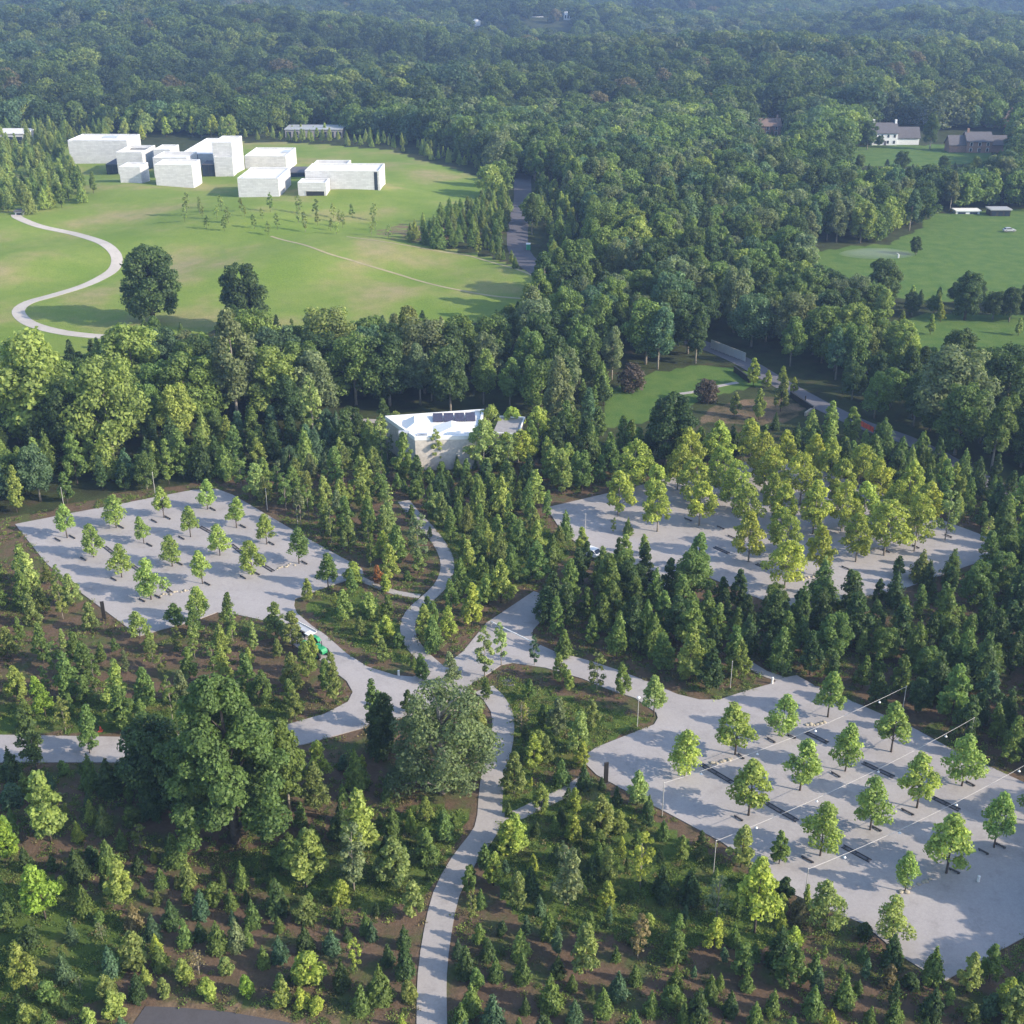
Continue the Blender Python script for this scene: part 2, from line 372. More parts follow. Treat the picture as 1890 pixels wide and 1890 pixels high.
MEADOW = GP([(-500, 720), (0, 668), (60, 665), (150, 655), (240, 645), (420, 605), (560, 612), (700, 600), (900, 595), (985, 556), (1030, 524), (985, 503), (900, 474), (770, 446), (745, 430), (820, 410), (900, 375), (905, 342), (870, 322), (800, 302), (720, 277), (560, 264), (440, 262), (250, 295), (205, 310), (200, 345), (150, 378), (40, 402), (-500, 402)])
LAWNS = [GP([(1110, 790), (1120, 720), (1200, 690), (1300, 672), (1370, 684), (1410, 712), (1300, 736), (1230, 775)]),
         GP([(1470, 470), (1560, 456), (1640, 450), (1700, 420), (1720, 395), (1890, 385), (2150, 385), (2150, 570), (1890, 562), (1700, 552), (1600, 548), (1480, 510)]),
         GP([(1545, 306), (1555, 272), (1680, 266), (1830, 272), (1830, 300), (1700, 308)]),
         GP([(1600, 660), (1640, 610), (1700, 578), (1890, 580), (2150, 580), (2150, 665), (1780, 660), (1690, 700)]),
         GP([(600, 840), (630, 790), (720, 790), (715, 850)])]
DIRTS = [GP([(1300, 752), (1370, 738), (1440, 728), (1500, 752), (1440, 785), (1290, 785)]), GP([(1680, 735), (1780, 745), (1920, 775), (1920, 815), (1780, 800), (1700, 775)]),
         GP([(245, 1850), (330, 1846), (450, 1852), (640, 1885), (700, 1920), (700, 1990), (225, 1990), (235, 1880)]), GP([(690, 425), (740, 412), (850, 420), (860, 440), (770, 448), (700, 440)]),
         GP([(300, 1062), (1301, 1061), (1385, 1095), (1340, 1115), (1270, 1080)])[1:]]
PLANTING = GP([(-500, 2400), (-500, 990), (0, 960), (250, 905), (420, 880), (700, 870), (960, 850), (1120, 860), (1300, 840), (1520, 830), (1700, 880), (1900, 960), (2300, 1080), (2300, 2400)])
GRASSY = [GP([(-300, 1900), (-300, 1600), (60, 1590), (230, 1690), (250, 1780), (180, 1850), (60, 1900)]), GP([(380, 1580), (600, 1560), (780, 1480), (870, 1500), (800, 1640), (700, 1690), (500, 1640)]),
          GP([(930, 1440), (1100, 1450), (1420, 1640), (1480, 1750), (1200, 1740), (960, 1700), (890, 1600)]), GP([(0, 1300), (300, 1290), (560, 1290), (520, 1345), (-100, 1355)]),
          GP([(780, 940), (1000, 960), (1060, 1020), (900, 1110), (830, 1090), (840, 1030)]), GP([(560, 1120), (660, 1080), (740, 1150), (760, 1230), (650, 1190)]), GP([(920, 1250), (1200, 1330), (1080, 1390), (960, 1450), (940, 1330)])]

GROVE = GP([(-300, 290), (60, 250), (130, 262), (205, 300), (205, 345), (150, 380), (40, 404), (-300, 404)])
def build_terrain():
    nr, na = 620, 340
    r = 25 * (7000 / 25) ** (np.arange(nr) / (nr - 1)); a = np.radians(np.linspace(-52, 52, na))
    Rr, A = np.meshgrid(r, a, indexing='ij'); X = Rr * np.sin(A); Y = Rr * np.cos(A) - 20
    Z = terrain(X, Y)
    v = np.stack([X, Y, Z], -1).reshape(-1, 3)
    i = np.arange(nr - 1)[:, None] * na + np.arange(na - 1)[None, :]
    f = np.stack([i, i + 1, i + na + 1, i + na], -1).reshape(-1, 4)
    me = bpy.data.meshes.new('ground'); me.vertices.add(len(v)); me.vertices.foreach_set('co', v.ravel())
    me.loops.add(f.size); me.loops.foreach_set('vertex_index', f.ravel().astype(np.int32))
    me.polygons.add(len(f)); me.polygons.foreach_set('loop_start', np.arange(0, f.size, 4, dtype=np.int32))
    me.polygons.foreach_set('loop_total', np.full(len(f), 4, np.int32)); me.polygons.foreach_set('use_smooth', np.ones(len(f), bool))
    me.update(calc_edges=True)
    def any_of(polys):
        m = np.zeros(X.shape, bool)
        for p in polys: m |= inside(p, X, Y)
        return m.astype(float)
    za = np.stack([any_of([PLANTING]), any_of([MEADOW, GROVE]), any_of(LAWNS), np.ones(X.shape)], -1).reshape(-1, 4)
    zb = np.stack([any_of(DIRTS) * .52, any_of(GRASSY), np.zeros(X.shape), np.ones(X.shape)], -1).reshape(-1, 4)
    for nm, z in (('zone', za), ('zone_b', zb)):
        at = me.attributes.new(nm, 'FLOAT_COLOR', 'POINT'); at.data.foreach_set('color', z.astype(np.float32).ravel())
    me.materials.append(M['ground'])
    tag(link('ground', me), kind='structure')
build_terrain()

# ------------------------------------------------------------------ buildings
def walls_ring(w, d, z0, h, t=.45):
    """Four walls that rise as a parapet round the roof: one closed shell."""
    b = MB()
    o = [(0, 0), (w, 0), (w, d), (0, d)]; i = [(t, t), (w - t, t), (w - t, d - t), (t, d - t)]
    v = [(*p, z0) for p in o] + [(*p, h) for p in o] + [(*p, h) for p in i] + [(*p, h - 1.2) for p in i]
    f = []
    for k in range(4):
        n = (k + 1) % 4
        f += [(k, n, 4 + n, 4 + k), (4 + k, 4 + n, 8 + n, 8 + k), (8 + k, 8 + n, 12 + n, 12 + k)]
    return b.add(v, f)

def pavilion(label, xl, xr, by, ty, d, roof_drop=.55, slot=None, opening=None, win=None, group='white block pavilions on the hill', z0=-5.0, skylight=None):
    p = G(xl, by); w = width_m(p, xr - xl); h = height_for(p, ty)
    t = thing('pavilion', label, 'pavilion', p, R(-1.5), group)
    walls_ring(w, d, z0, h).build('wall', M['block'], t)
    rf = MB().box(.45, w - .45, .45, d - .45, h - roof_drop - .25, h - roof_drop).build('roof', M['roofwhite'], t)
    MB().box(-.02, w + .02, -.02, .47, h, h + .06).box(-.02, w + .02, d - .47, d + .02, h, h + .06).box(-.02, .47, .47, d - .47, h, h + .06).box(w - .47, w + .02, .47, d - .47, h, h + .06).build('coping', M['white'], t)
    if slot:                                    # tall dark slot in the front near the corner
        a, b_ = w - slot[0], w - slot[1]
        MB().box(a, b_, -.05, .3, -4, h - .4).build('window', M['glass'], t)
    if opening:
        a, b_, hh = opening
        MB().box(w * a, w * b_, -.06, .3, -1, h * hh).build('door', M['steel'], t)
        MB().box(w * a - .25, w * a, -.12, .1, -1, h * hh).box(w * b_, w * b_ + .25, -.12, .1, -1, h * hh).box(w * a - .25, w * b_ + .25, -.12, .1, h * hh, h * hh + .25).build('door_frame', M['galv'], t)
    for q in (win or ()):
        a, b_, c0, c1 = q
        wdw = MB().box(w * a, w * b_, -.05, .3, h * c0, h * c1).build('window', M['glass'], t)
        MB().box(w * (a + b_) / 2 - .06, w * (a + b_) / 2 + .06, -.1, -.03, h * c0, h * c1).build('mullion', M['steel'], wdw)
    if skylight:
        a, b_, c, e = skylight
        MB().box(w * a, w * b_, d * c, d * e, h - roof_drop + .01, h - roof_drop + .4).build('skylight', M['silver'], t)
    return t

pavilion('long low white pavilion farthest back on the left, half behind the pines', 131, 240, 302, 259, 20, skylight=(.45, .7, .55, .8))
pavilion('tall white pavilion with a sunken roof, left end of the cluster', 219, 267, 322, 281, 20, roof_drop=1.9)
pavilion('smallest white cube at the left end, standing before the tall sunken-roof pavilion', 223, 262, 337, 308, 11)
pavilion('low white block behind the wide pavilion with the double roof', 287, 318, 312, 276, 14)
pavilion('rear step of the double-roofed white pavilion', 286, 349, 328, 291, 16, roof_drop=1.1)
pavilion('wide white pavilion, front step of the double roof', 289, 358, 342, 304, 13)
pavilion('white entrance pavilion with broad flat roof and dark glass beneath', 335, 400, 310, 284, 46, roof_drop=.3, win=[(.36, .50, .45, .95)])
pavilion('tallest white tower of the pavilion cluster', 397, 433, 324, 263, 19)
pavilion('white cube at the foot of the tallest tower', 398, 432, 326, 290, 5)
pavilion('white pavilion with a roof hatch standing behind the dark glass passage', 453, 529, 311, 288, 24, skylight=(.78, .95, .5, .75))
pavilion('large plain white pavilion in front casting a dark shadow to its left', 441, 516, 364, 329, 24, skylight=(.04, .12, .06, .2))
pavilion('long white pavilion at the right end with a dark vertical slot', 565, 702, 352, 315, 17, slot=(2.1, .8))
pavilion('raised rear step on the long right-end white pavilion', 576, 640, 330, 306, 14, roof_drop=1.6)
pavilion('small white box with a dark low doorway, front right of the cluster', 551, 603, 362, 337, 9, opening=(.28, .92, .36))

def passage(label, xl, xr, by, ty, d):
    p = G(xl, by); w = width_m(p, xr - xl); h = height_for(p, ty)
    t = thing('glass_passage', label, 'passage', p, 0, 'glass passages between pavilions')
    n = max(2, int(w / 3))
    for k in range(n):
        a = MB().box(w * k / n + .08, w * (k + 1) / n - .08, 0, .12, -2, h - .3).build('pane', M['glass'], t)
    MB().box(.1, w - .1, .5, d - .3, -2, h - .35).build('core', M['steel'], t)
    MB().box(-.2, w + .2, -.3, d, h - .28, h).build('roof', M['slate'], t)
    for k in range(n + 1):
        MB().box(w * k / n - .08, w * k / n + .08, -.06, .2, -2, h - .29).build('mullion', M['steel'], t)
passage('dark glass passage leading to the long slotted pavilion', 532, 566, 327, 318, 14)
passage('dark glass link between the wide pavilion and the tall tower', 375, 398, 326, 303, 10)
passage('glass passage half in shade beside the pines, left of the cluster', 198, 221, 322, 303, 16)

def arrival_hall():
    p = G(768, 868); h = height_for(p, 810); w = width_m(p, 118)
    t = thing('arrival_hall', 'pale arrival hall with white folded roof and solar panels in the trees', 'building', p, R(4))
    # plan: front along x, the left flank runs back to the left
    d = 14.5; sk = -6.0
    plan = [(0, 0), (w, 0), (w + 1.5, d), (sk, d * .82)]
    def extr(pl, z0, z1): 
        n = len(pl); return [(x, y, z0) for x, y in pl] + [(x, y, z1) for x, y in pl], [tuple(range(n - 1, -1, -1)), tuple(range(n, 2 * n))] + [(i, (i + 1) % n, n + (i + 1) % n, n + i) for i in range(n)]
    MB().add(*extr(plan, -2, h - .35)).build('wall', M['wood'], t)
    ins = lambda k: [(x * (1 - k) + k * w * .45, y * (1 - k) + k * d * .5) for x, y in plan]
    rf = MB().add(*extr(ins(-.012), h - .34, h)).build('roof', M['white'], t)
    n = 4; o, i = ins(-.012), ins(.05); v = [(*q, h) for q in o] + [(*q, h + .45) for q in o] + [(*q, h + .45) for q in i] + [(*q, h + .01) for q in i]; f = []
    for k in range(n):
        m = (k + 1) % n; f += [(k, m, 4 + m, 4 + k), (4 + k, 4 + m, 8 + m, 8 + k), (8 + k, 8 + m, 12 + m, 12 + k)]
    MB().add(v, f).build('parapet', M['white'], rf)
    def monitor(x0, x1, y0, y1, hh):           # roof lights with one sloping side
        xm = x0 + (x1 - x0) * .45
        b = MB().add([(x0, y0, h + .02), (x1, y0, h + .02), (x1, y1, h + .02), (x0, y1, h + .02), (xm, y0 + (y1 - y0) * .3, h + hh), (xm, y1, h + hh)],
                 [(0, 1, 4), (1, 2, 5, 4), (2, 3, 5), (3, 0, 4, 5), (0, 3, 2, 1)])
        b.build('roof_light', M['white'], rf)
    monitor(-2.6, 3.0, 3.6, 9.6, 1.25); monitor(3.6, w - .8, 1.4, 6.6, 1.1)
    for k in range(4):
        MB().add([(3.6 + k * 2.2, 8.6, h + .25), (5.6 + k * 2.2, 8.6, h + .25), (5.6 + k * 2.2, 12.0, h + .75), (3.6 + k * 2.2, 12.0, h + .75), (3.6 + k * 2.2, 8.6, h + .1), (5.6 + k * 2.2, 8.6, h + .1), (5.6 + k * 2.2, 12.0, h + .6), (3.6 + k * 2.2, 12.0, h + .6)],
                 [(0, 1, 2, 3), (7, 6, 5, 4), (0, 4, 5, 1), (1, 5, 6, 2), (2, 6, 7, 3), (3, 7, 4, 0)]).build('solar_panel', M['solar'], t)
    MB().box(-3.2, -1.0, 2.2, 3.4, h + .02, h + .5).build('vent_unit', M['silver'], t); MB().box(.4, 2.4, 1.4, 2.2, h + .02, h + .4).build('vent_unit', M['silver'], t)
    MB().box(w - .04, w + .10, 3, 11, 0, h - 1.2).build('window', M['glass'], t)
    for k in range(5): MB().box(w + .1, w + .28, 3 + 2 * k - .08, 3 + 2 * k + .08, 0, h - 1.2).build('mullion', M['greywood'], t)
    nb = 26
    for k in range(nb):                        # upright boards of the front
        x = w * (k + .5) / nb; MB().box(x - w / nb * .485, x + w / nb * .485, -.05, .02, -.5, h - .5 - .03 * (k % 3)).build('board', M['wood'], t)
    q = G(912, 853); h2 = height_for(q, 800); w2 = width_m(q, 44)
    s = thing('annex_building', 'grey timber annex with pale end wall, right of the arrival hall', 'building', q, R(-8))
    MB().box(0, w2, 0, 9, -2, h2 - .3).build('wall', M['greywood'], s)
    rf2 = MB().box(-.25, w2 + .25, -.25, 9.3, h2 - .29, h2).build('roof', M['greywood'], s)
    MB().box(-.25, w2 + .25, -.25, .0, h2, h2 + .3).box(-.25, w2 + .25, 9.05, 9.3, h2, h2 + .3).box(w2, w2 + .25, 0, 9.05, h2, h2 + .3).build('parapet', M['white'], rf2)
    nb = 12
    for k in range(nb): MB().box(w2 * k / nb + .03, w2 * (k + 1) / nb - .03, -.07, -.01, -.4, h2 - .45).build('board', M['greywood'], s)
    MB().box(w2 - .02, w2 + .1, 2, 5, .2, 2.6).build('window', M['glass'], s)
arrival_hall()

def house(label, xl, xr, by, ty, d, wallm, roofm, wing=None, chim=(.05, .92), wins=4, rz=0.0):
    p = G(xl, by); w = width_m(p, xr - xl); h = height_for(p, ty); e = h * .60
    t = thing('house', label, 'house', p, rz, 'houses among the trees')
    def body(x0, x1, y0, y1, e, h, tt, nm='wall'):
        ym = (y0 + y1) / 2
        v = [(x0, y0, -1), (x1, y0, -1), (x1, y1, -1), (x0, y1, -1), (x0, y0, e), (x1, y0, e), (x1, y1, e), (x0, y1, e), (x0, ym, h - .2), (x1, ym, h - .2)]
        MB().add(v, [(0, 3, 2, 1), (0, 1, 5, 4), (2, 3, 7, 6), (1, 2, 6, 9, 5), (3, 0, 4, 8, 7)]).build(nm, wallm, tt)
        o = .5; sl = (h - e) / (ym - y0)
        v = [(x0 - o, y0 - o, e - o * sl + .1), (x1 + o, y0 - o, e - o * sl + .1), (x1 + o, ym, h + .1), (x0 - o, ym, h + .1), (x1 + o, y1 + o, e - o * sl + .1), (x0 - o, y1 + o, e - o * sl + .1)]
        v += [(a, b, c - .22) for a, b, c in v]
        return MB().add(v, [(0, 1, 2, 3), (3, 2, 4, 5), (6, 9, 8, 7), (9, 11, 10, 8), (0, 6, 7, 1), (5, 4, 10, 11), (1, 7, 8, 2), (2, 8, 10, 4), (0, 3, 9, 6), (3, 5, 11, 9)]).build('roof', roofm, tt)
    rf = body(0, w, 0, d, e, h, t)
    for c in chim:
        b = MB().box(w * c - .5, w * c + .5, d / 2 - .5, d / 2 + .5, h - 1.0, h + 1.6).build('chimney', M['brick'] if wallm is not M['siding'] else M['siding'], rf)
    for k in range(wins):
        for z in (.12, .60):
            x = w * (k + .5) / wins; wd = MB().box(x - .55, x + .55, -.05, .1, e * z, e * z + 1.5).build('window', M['glass'], t)
            MB().box(x - .7, x - .55, -.09, .05, e * z - .1, e * z + 1.6).box(x + .55, x + .7, -.09, .05, e * z - .1, e * z + 1.6).box(x - .55, x + .55, -.09, .05, e * z + 1.5, e * z + 1.62).build('frame', M['white'], wd)
    MB().box(w * .48, w * .48 + 1.1, -.12, .1, -.3, 2.1).build('door', M['slate'], t)
    for s_, f0, f1 in (wing or ()):
        x0, x1 = (w, w + s_) if s_ > 0 else (s_, 0)
        body(x0 + .02, x1 - .02, d * .12, d * .88, e * f0, h * f1, t)
    return t
house('white house with grey roof, white chimney and lower right wing above the lawn', 1609, 1655, 268, 229, 10, M['siding'], M['slate'], [(11.5, .62, .80)], (.08, .97), 4)
house('long low house with brick front and two grey wings, right of the white house', 1783, 1829, 282, 246, 10, M['brick'], M['slate'], [(-8.0, .7, .82), (8.5, .7, .82)], (.1,), 3)
house('brown-roofed house half hidden in trees left of the white house', 1392, 1440, 250, 220, 10, M['brick'], M['brownroof'], None, (.06, .9), 3)
house('house with pale roof peak behind the white house', 1674, 1722, 228, 203, 10, M['siding'], M['greywood'], None, (.02, .98), 3)
house('house with two tall chimneys at the far right behind the long low house', 1822, 1872, 235, 206, 10, M['brick'], M['brownroof'], None, (.08, .95), 3)
house('bluish-roofed house showing a corner through the trees, far right middle', 1425, 1455, 222, 196, 9, M['siding'], M['slate'], None, (.9,), 2)

def shed(label, xl, xr, by, ty, d, wallm, roofm, name='shed', doors=3, cat='shed', rz=0.0):
    p = G(xl, by); w = width_m(p, xr - xl); h = height_for(p, ty)
    t = thing(name, label, cat, p, rz)
    MB().box(0, w, 0, d, -1.5, h - .4).build('wall', wallm, t)
    MB().box(-.4, w + .4, -.4, d + .4, h - .39, h).build('roof', roofm, t)
    for k in range(doors):
        x = w * (k + .5) / doors; MB().box(x - w / doors * .32, x + w / doors * .32, -.08, .1, 0, (h - .5) * .75).build('door', M['glass'], t)
    return t
shed('long low building with pale grey roof at the foot of the dark woods', 527, 632, 254, 238, 16, M['greywood'], M['silver'], 'long_building', 8, 'building')
shed('white flat-roofed building behind the pines at the left edge', -40, 46, 266, 246, 18, M['block'], M['roofwhite'], 'flat_building', 5, 'building')
shed('small open pavilion with pale roof at the far side of the field', 1828, 1864, 399, 386, 5, M['steel'], M['silver'], 'field_shelter', 3, 'shelter')
shed('low white shed along the hedge at the far side of the field', 1764, 1808, 395, 388, 4, M['white'], M['white'], 'field_shed', 2)
shed('grey kiosk at the top bend of the meadow path', 28, 44, 397, 389, 3, M['silver'], M['slate'], 'kiosk', 1, 'kiosk')

def tower_block():
    p = G(1040, 54); h = height_for(p, 29); w = width_m(p, 16)
    t = thing('tower_block', 'white tower block rising from the far woods near the top edge', 'building', p, R(-8))
    MB().box(0, w, 0, w, -5, h).build('wall', M['siding'], t)
    MB().box(w * .05, w * .4, w * .2, w * .6, h + .01, h + 4).build('stair_tower', M['siding'], t)
    for i in range(3):
        for j in range(6):
            MB().box(w * (.12 + .3 * i), w * (.3 + .3 * i), -.1, .2, h * (.35 + .1 * j), h * (.35 + .1 * j) + 1.3).build('window', M['glass'], t)
    for (x, y, hh, ww, lb) in ((882, 50, 36, 11, 'white house front lowest left of the far white dots'), (931, 50, 39, 9, 'small white gable second from left among the far white dots'), (976, 50, 34, 8, 'narrow white gable left of the far steeple'), (1029, 52, 40, 12, 'low white roof beside the far tower block')):
        q = G(x - ww / 2, y); h2 = height_for(q, hh); w2 = width_m(q, ww)
        o = thing('far_house', lb, 'house', q, R(20), 'white dots in the far woods')
        MB().add([(0, 0, -3), (w2, 0, -3), (w2, w2, -3), (0, w2, -3), (0, 0, h2 * .8), (w2, 0, h2 * .8), (w2, w2, h2 * .8), (0, w2, h2 * .8), (w2 / 2, 0, h2), (w2 / 2, w2, h2)],
                 [(0, 1, 5, 8, 4), (1, 2, 6, 5), (2, 3, 7, 9, 6), (3, 0, 4, 7)]).build('wall', M['siding'], o)
        MB().add([(-.3, -.3, h2 * .8), (w2 / 2, -.3, h2 + .3), (w2 / 2, w2 + .3, h2 + .3), (-.3, w2 + .3, h2 * .8), (w2 + .3, -.3, h2 * .8), (w2 + .3, w2 + .3, h2 * .8)], [(0, 1, 2, 3), (1, 4, 5, 2)]).build('roof', M['white'], o)
    q = G(994, 52); h3 = height_for(q, 30); w3 = width_m(q, 9)
    o = thing('church', 'white church with a pointed steeple among the far woods', 'church', q, 0)
    MB().box(0, w3, 0, w3, -3, h3 * .6).build('tower', M['siding'], o)
    MB().add([(0, 0, h3 * .6), (w3, 0, h3 * .6), (w3, w3, h3 * .6), (0, w3, h3 * .6), (w3 / 2, w3 / 2, h3)], [(0, 1, 4), (1, 2, 4), (2, 3, 4), (3, 0, 4)]).build('steeple', M['white'], o)
    MB().box(-w3 * 1.4, -.05, 0, w3 * 1.2, -3, h3 * .52).build('nave', M['siding'], o)
    q = G(1438, 50); h4 = height_for(q, 27)
    o = thing('radio_mast', 'thin pale mast above the far woods, right of centre', 'mast', q)
    MB().tube([(0, 0, 0), (0, 0, h4)], [.5, .22], 6).build('shaft', M['galv'], o); MB().box(-.5, .5, -.5, .5, h4 * .8, h4 * .9).build('antenna', M['galv'], o)
tower_block()

# ------------------------------------------------------------------ trees: shared crown and trunk shapes
def leaves_mesh(name, pos, nrm, size, rng, lobe_tone=None, aspect=1.0, axis=None, contrast=None):
    n = len(pos); nrm = nrm / np.maximum(np.linalg.norm(nrm, axis=1, keepdims=True), 1e-6)
    t = rng.normal(size=(n, 3)) if axis is None else axis + rng.normal(scale=.25, size=(n, 3))
    t -= (t * nrm).sum(1, keepdims=True) * nrm; t /= np.maximum(np.linalg.norm(t, axis=1, keepdims=True), 1e-6)
    b = np.cross(nrm, t); s = (size * rng.uniform(.6, 1.35, n))[:, None]
    k = rng.uniform(.55, 1.0, (n, 1)); a = t * s * aspect; c = b * s * k
    j = lambda: 1 + rng.normal(scale=.18, size=(n, 1))
    bend = nrm * s * .25
    v = np.stack([pos - a * j() - bend, pos - c * j(), pos + a * j() - bend, pos + c * j()], 1).reshape(-1, 3)
    me = bpy.data.meshes.new(name); me.vertices.add(4 * n); me.vertices.foreach_set('co', v.astype(np.float32).ravel())
    me.loops.add(4 * n); me.loops.foreach_set('vertex_index', np.arange(4 * n, dtype=np.int32))
    me.polygons.add(n); me.polygons.foreach_set('loop_start', np.arange(0, 4 * n, 4, dtype=np.int32)); me.polygons.foreach_set('loop_total', np.full(n, 4, np.int32))
    me.update(calc_edges=True)
    lv = rng.uniform(0, 1, n) * .6 + (.2 if lobe_tone is None else lobe_tone * .4)
    lv = lv if contrast is None else .5 + (lv - .5) * contrast
    at = me.attributes.new('lv', 'FLOAT', 'FACE'); at.data.foreach_set('value', np.clip(lv, 0, 1).astype(np.float32))
    me.materials.append(M['leaf']); return me

def env_radius(shape, t):
    if shape == 'ovate': return np.sin(np.pi * np.clip(.10 + .90 * t, 0, 1) ** .75) ** .64
    if shape == 'round': return np.sqrt(np.clip(1 - (2 * (t - .48)) ** 2, .02, 1))
    if shape == 'tear': return np.where(t < .2, (np.clip(t, .01, 1) / .2) ** .4, np.clip(1 - (t - .2) / .8, 0, 1) ** .72 * .95 + .05)
    if shape == 'column': return .75 + .25 * np.sin(np.pi * t) - .55 * np.clip(t - .75, 0, 1) / .25
    if shape == 'broad': return np.sqrt(np.clip(1 - (1.55 * (t - .42)) ** 2, .05, 1))
    return 1 - .93 * t

def lobed(seed, H, W, z0, shape, nl, n, size, lobe=.2, inner=.18, flat=.8, clear=0.0):
    """Crown of many leaf clumps: lobes spread through the outline, leaves over each lobe, gaps between."""
    rng = np.random.default_rng(seed); hc = H - z0
    t = (np.arange(nl) + rng.uniform(0, 1, nl)) / nl; t = .04 + .92 * t ** .95
    ang = np.arange(nl) * 2.39996 + rng.normal(scale=.5, size=nl)
    er = env_radius(shape, t) * W / 2 * rng.uniform(.82, 1.16, nl)
    rr = W * lobe * rng.uniform(.7, 1.3, nl) * (.55 + .45 * env_radius(shape, t))
    rad = np.clip(er - rr * .7, 0, None) * rng.uniform(.55, 1.0, nl)
    lean = rng.normal(scale=.04, size=2) * H
    c = np.stack([rad * np.cos(ang) + lean[0] * t, rad * np.sin(ang) + lean[1] * t, z0 + t * hc - rr * .3], 1)
    w = rr ** 2; li = rng.choice(nl, n, p=w / w.sum())
    d = rng.normal(size=(n, 3)); d[:, 2] += .35; d /= np.linalg.norm(d, axis=1, keepdims=True)
    dep = np.where(rng.uniform(size=n) < inner, rng.uniform(.2, .8, n), rng.uniform(.8, 1.12, n))
    bump = 1 + .22 * np.sin(d[:, 0] * 7 + li) * np.sin(d[:, 1] * 6 + 2 * li) * np.sin(d[:, 2] * 7 + li * .7)
    pos = c[li] + d * (rr[li] * dep * bump)[:, None] * np.array([1, 1, flat])
    pos[:, 2] = np.maximum(pos[:, 2], z0 * .7)
    nrm = d * .75 + rng.normal(scale=.45, size=(n, 3)) + np.array([0, 0, .25])
    return leaves_mesh('crown', pos, nrm, size, rng, rng.uniform(0, 1, nl)[li], contrast=.45 if size > .4 else None), c, rr

def cone_crown(seed, H, W, z0, n, size, power=.85, ragged=.3):
    """Layered pointed crown with sprays reaching outward and a little down."""
    rng = np.random.default_rng(seed); hc = H - z0
    nb = 90; bt = (np.arange(nb) + rng.uniform(0, 1, nb)) / nb; bt = 1 - (1 - bt) ** .72
    ba = np.arange(nb) * 2.39996 + rng.normal(scale=.3, size=nb); bl = W / 2 * ((1 - bt) ** power * (1 + rng.normal(scale=ragged * .5, size=nb)) + .03)
    low = np.clip(bt / .12, .72, 1); bl = bl * low
    w = bl ** 1.3 + .02; bi = rng.choice(nb, n, p=w / w.sum()); u = rng.uniform(0, 1, n) ** .55
    r = bl[bi] * u; spread = .22 * bl[bi] * (1.1 - u * .5)
    a = ba[bi]; x = r * np.cos(a) + rng.normal(size=n) * spread; y = r * np.sin(a) + rng.normal(size=n) * spread
    z = z0 + bt[bi] * hc + r * .10 - .28 * bl[bi] * u ** 2 + rng.normal(size=n) * .05 * H * (.4 + .6 * (1 - bt[bi]))
    pos = np.stack([x, y, np.clip(z, z0 * .5, H)], 1); out = np.stack([np.cos(a), np.sin(a), np.full(n, .55)], 1)
    nrm = out + rng.normal(scale=.5, size=(n, 3))
    return leaves_mesh('crown', pos, nrm, size, rng, rng.uniform(0, 1, nb)[bi], 1.5, np.stack([np.cos(a), np.sin(a), np.full(n, -.15)], 1))

def trunk_mesh(seed, H, r0, z0, targets=(), m='bark', lean=0.0, n=7):
    rng = random.Random(seed); b = MB(); top = H * .86
    ax = [(rng.uniform(-1, 1) * .012 * H * k / 5 + lean * k / 5, rng.uniform(-1, 1) * .012 * H * k / 5, top * k / 5 - (.3 if k == 0 else 0)) for k in range(6)]
    b.tube(ax, [r0 * 1.25, r0, r0 * .85, r0 * .65, r0 * .42, r0 * .15], n)
    for q in targets:
        zs = min(max(z0 * .75, q[2] - .45 * math.hypot(q[0], q[1]) - .05 * H), top * .92); k = zs / top * 5; i = min(int(k), 4); f = k - i
        s = Vector(ax[i]).lerp(Vector(ax[i + 1]), f); e = Vector(q); mid = s.lerp(e, .5) + Vector((0, 0, .04 * H))
        b.tube([s, mid, e], [r0 * .45, r0 * .28, r0 * .10], 5)
    return mesh('trunk', b.v, b.f, M[m], True)

PROTO = {}
def proto(key, H, crown, trunk): PROTO.setdefault(key, []).append((H, crown, trunk))
def mk_broad(key, seeds, H, W, z0, shape, nl, n, size, lobe, r0, bark='bark', limbs=5, inner=.18, flat=.8):
    for s in seeds:
        rg = random.Random(s * 7 + 1); w = W * rg.uniform(.88, 1.14)
        cm, c, rr = lobed(s, H, w, z0 * rg.uniform(.85, 1.15), shape, nl, n, size, lobe, inner, flat)
        ids = sorted(range(len(c)), key=lambda i: -rr[i])[:limbs]
        proto(key, H, cm, trunk_mesh(s, H, r0, z0, [tuple(c[i]) for i in ids], bark))
mk_broad('lot', range(1, 7), 7.2, 4.7, 1.9, 'tear', 38, 2500, .16, .135, .10, 'bark', 9, .10)
mk_broad('yellow', range(11, 17), 9.5, 6.2, 2.2, 'ovate', 40, 3600, .185, .125, .13, 'palebark', 14, .1)
mk_broad('young', range(21, 30), 7.0, 4.1, 1.0, 'tear', 32, 2600, .165, .14, .08, 'bark', 6)
mk_broad('airy', range(31, 36), 8.0, 2.7, 1.5, 'column', 20, 1100, .155, .16, .07, 'palebark', 14, .1)
mk_broad('slender', range(41, 45), 9.0, 3.5, 1.4, 'tear', 32, 2700, .17, .16, .08, 'bark', 6)
mk_broad('shrub', range(51, 55), 3.0, 2.1, .22, 'ovate', 18, 1800, .13, .21, .05, 'bark', 5)
mk_broad('bush', (56, 57), 3.0, 3.3, .3, 'round', 22, 2600, .12, .19, .06, 'bark', 5)
mk_broad('wood', range(61, 69), 17.0, 11.5, 4.0, 'broad', 44, 9500, .29, .15, .30, 'palebark', 8, .15)
mk_broad('tallwood', range(71, 76), 19.0, 9.0, 5.0, 'ovate', 40, 8500, .29, .16, .28, 'palebark', 8, .15)
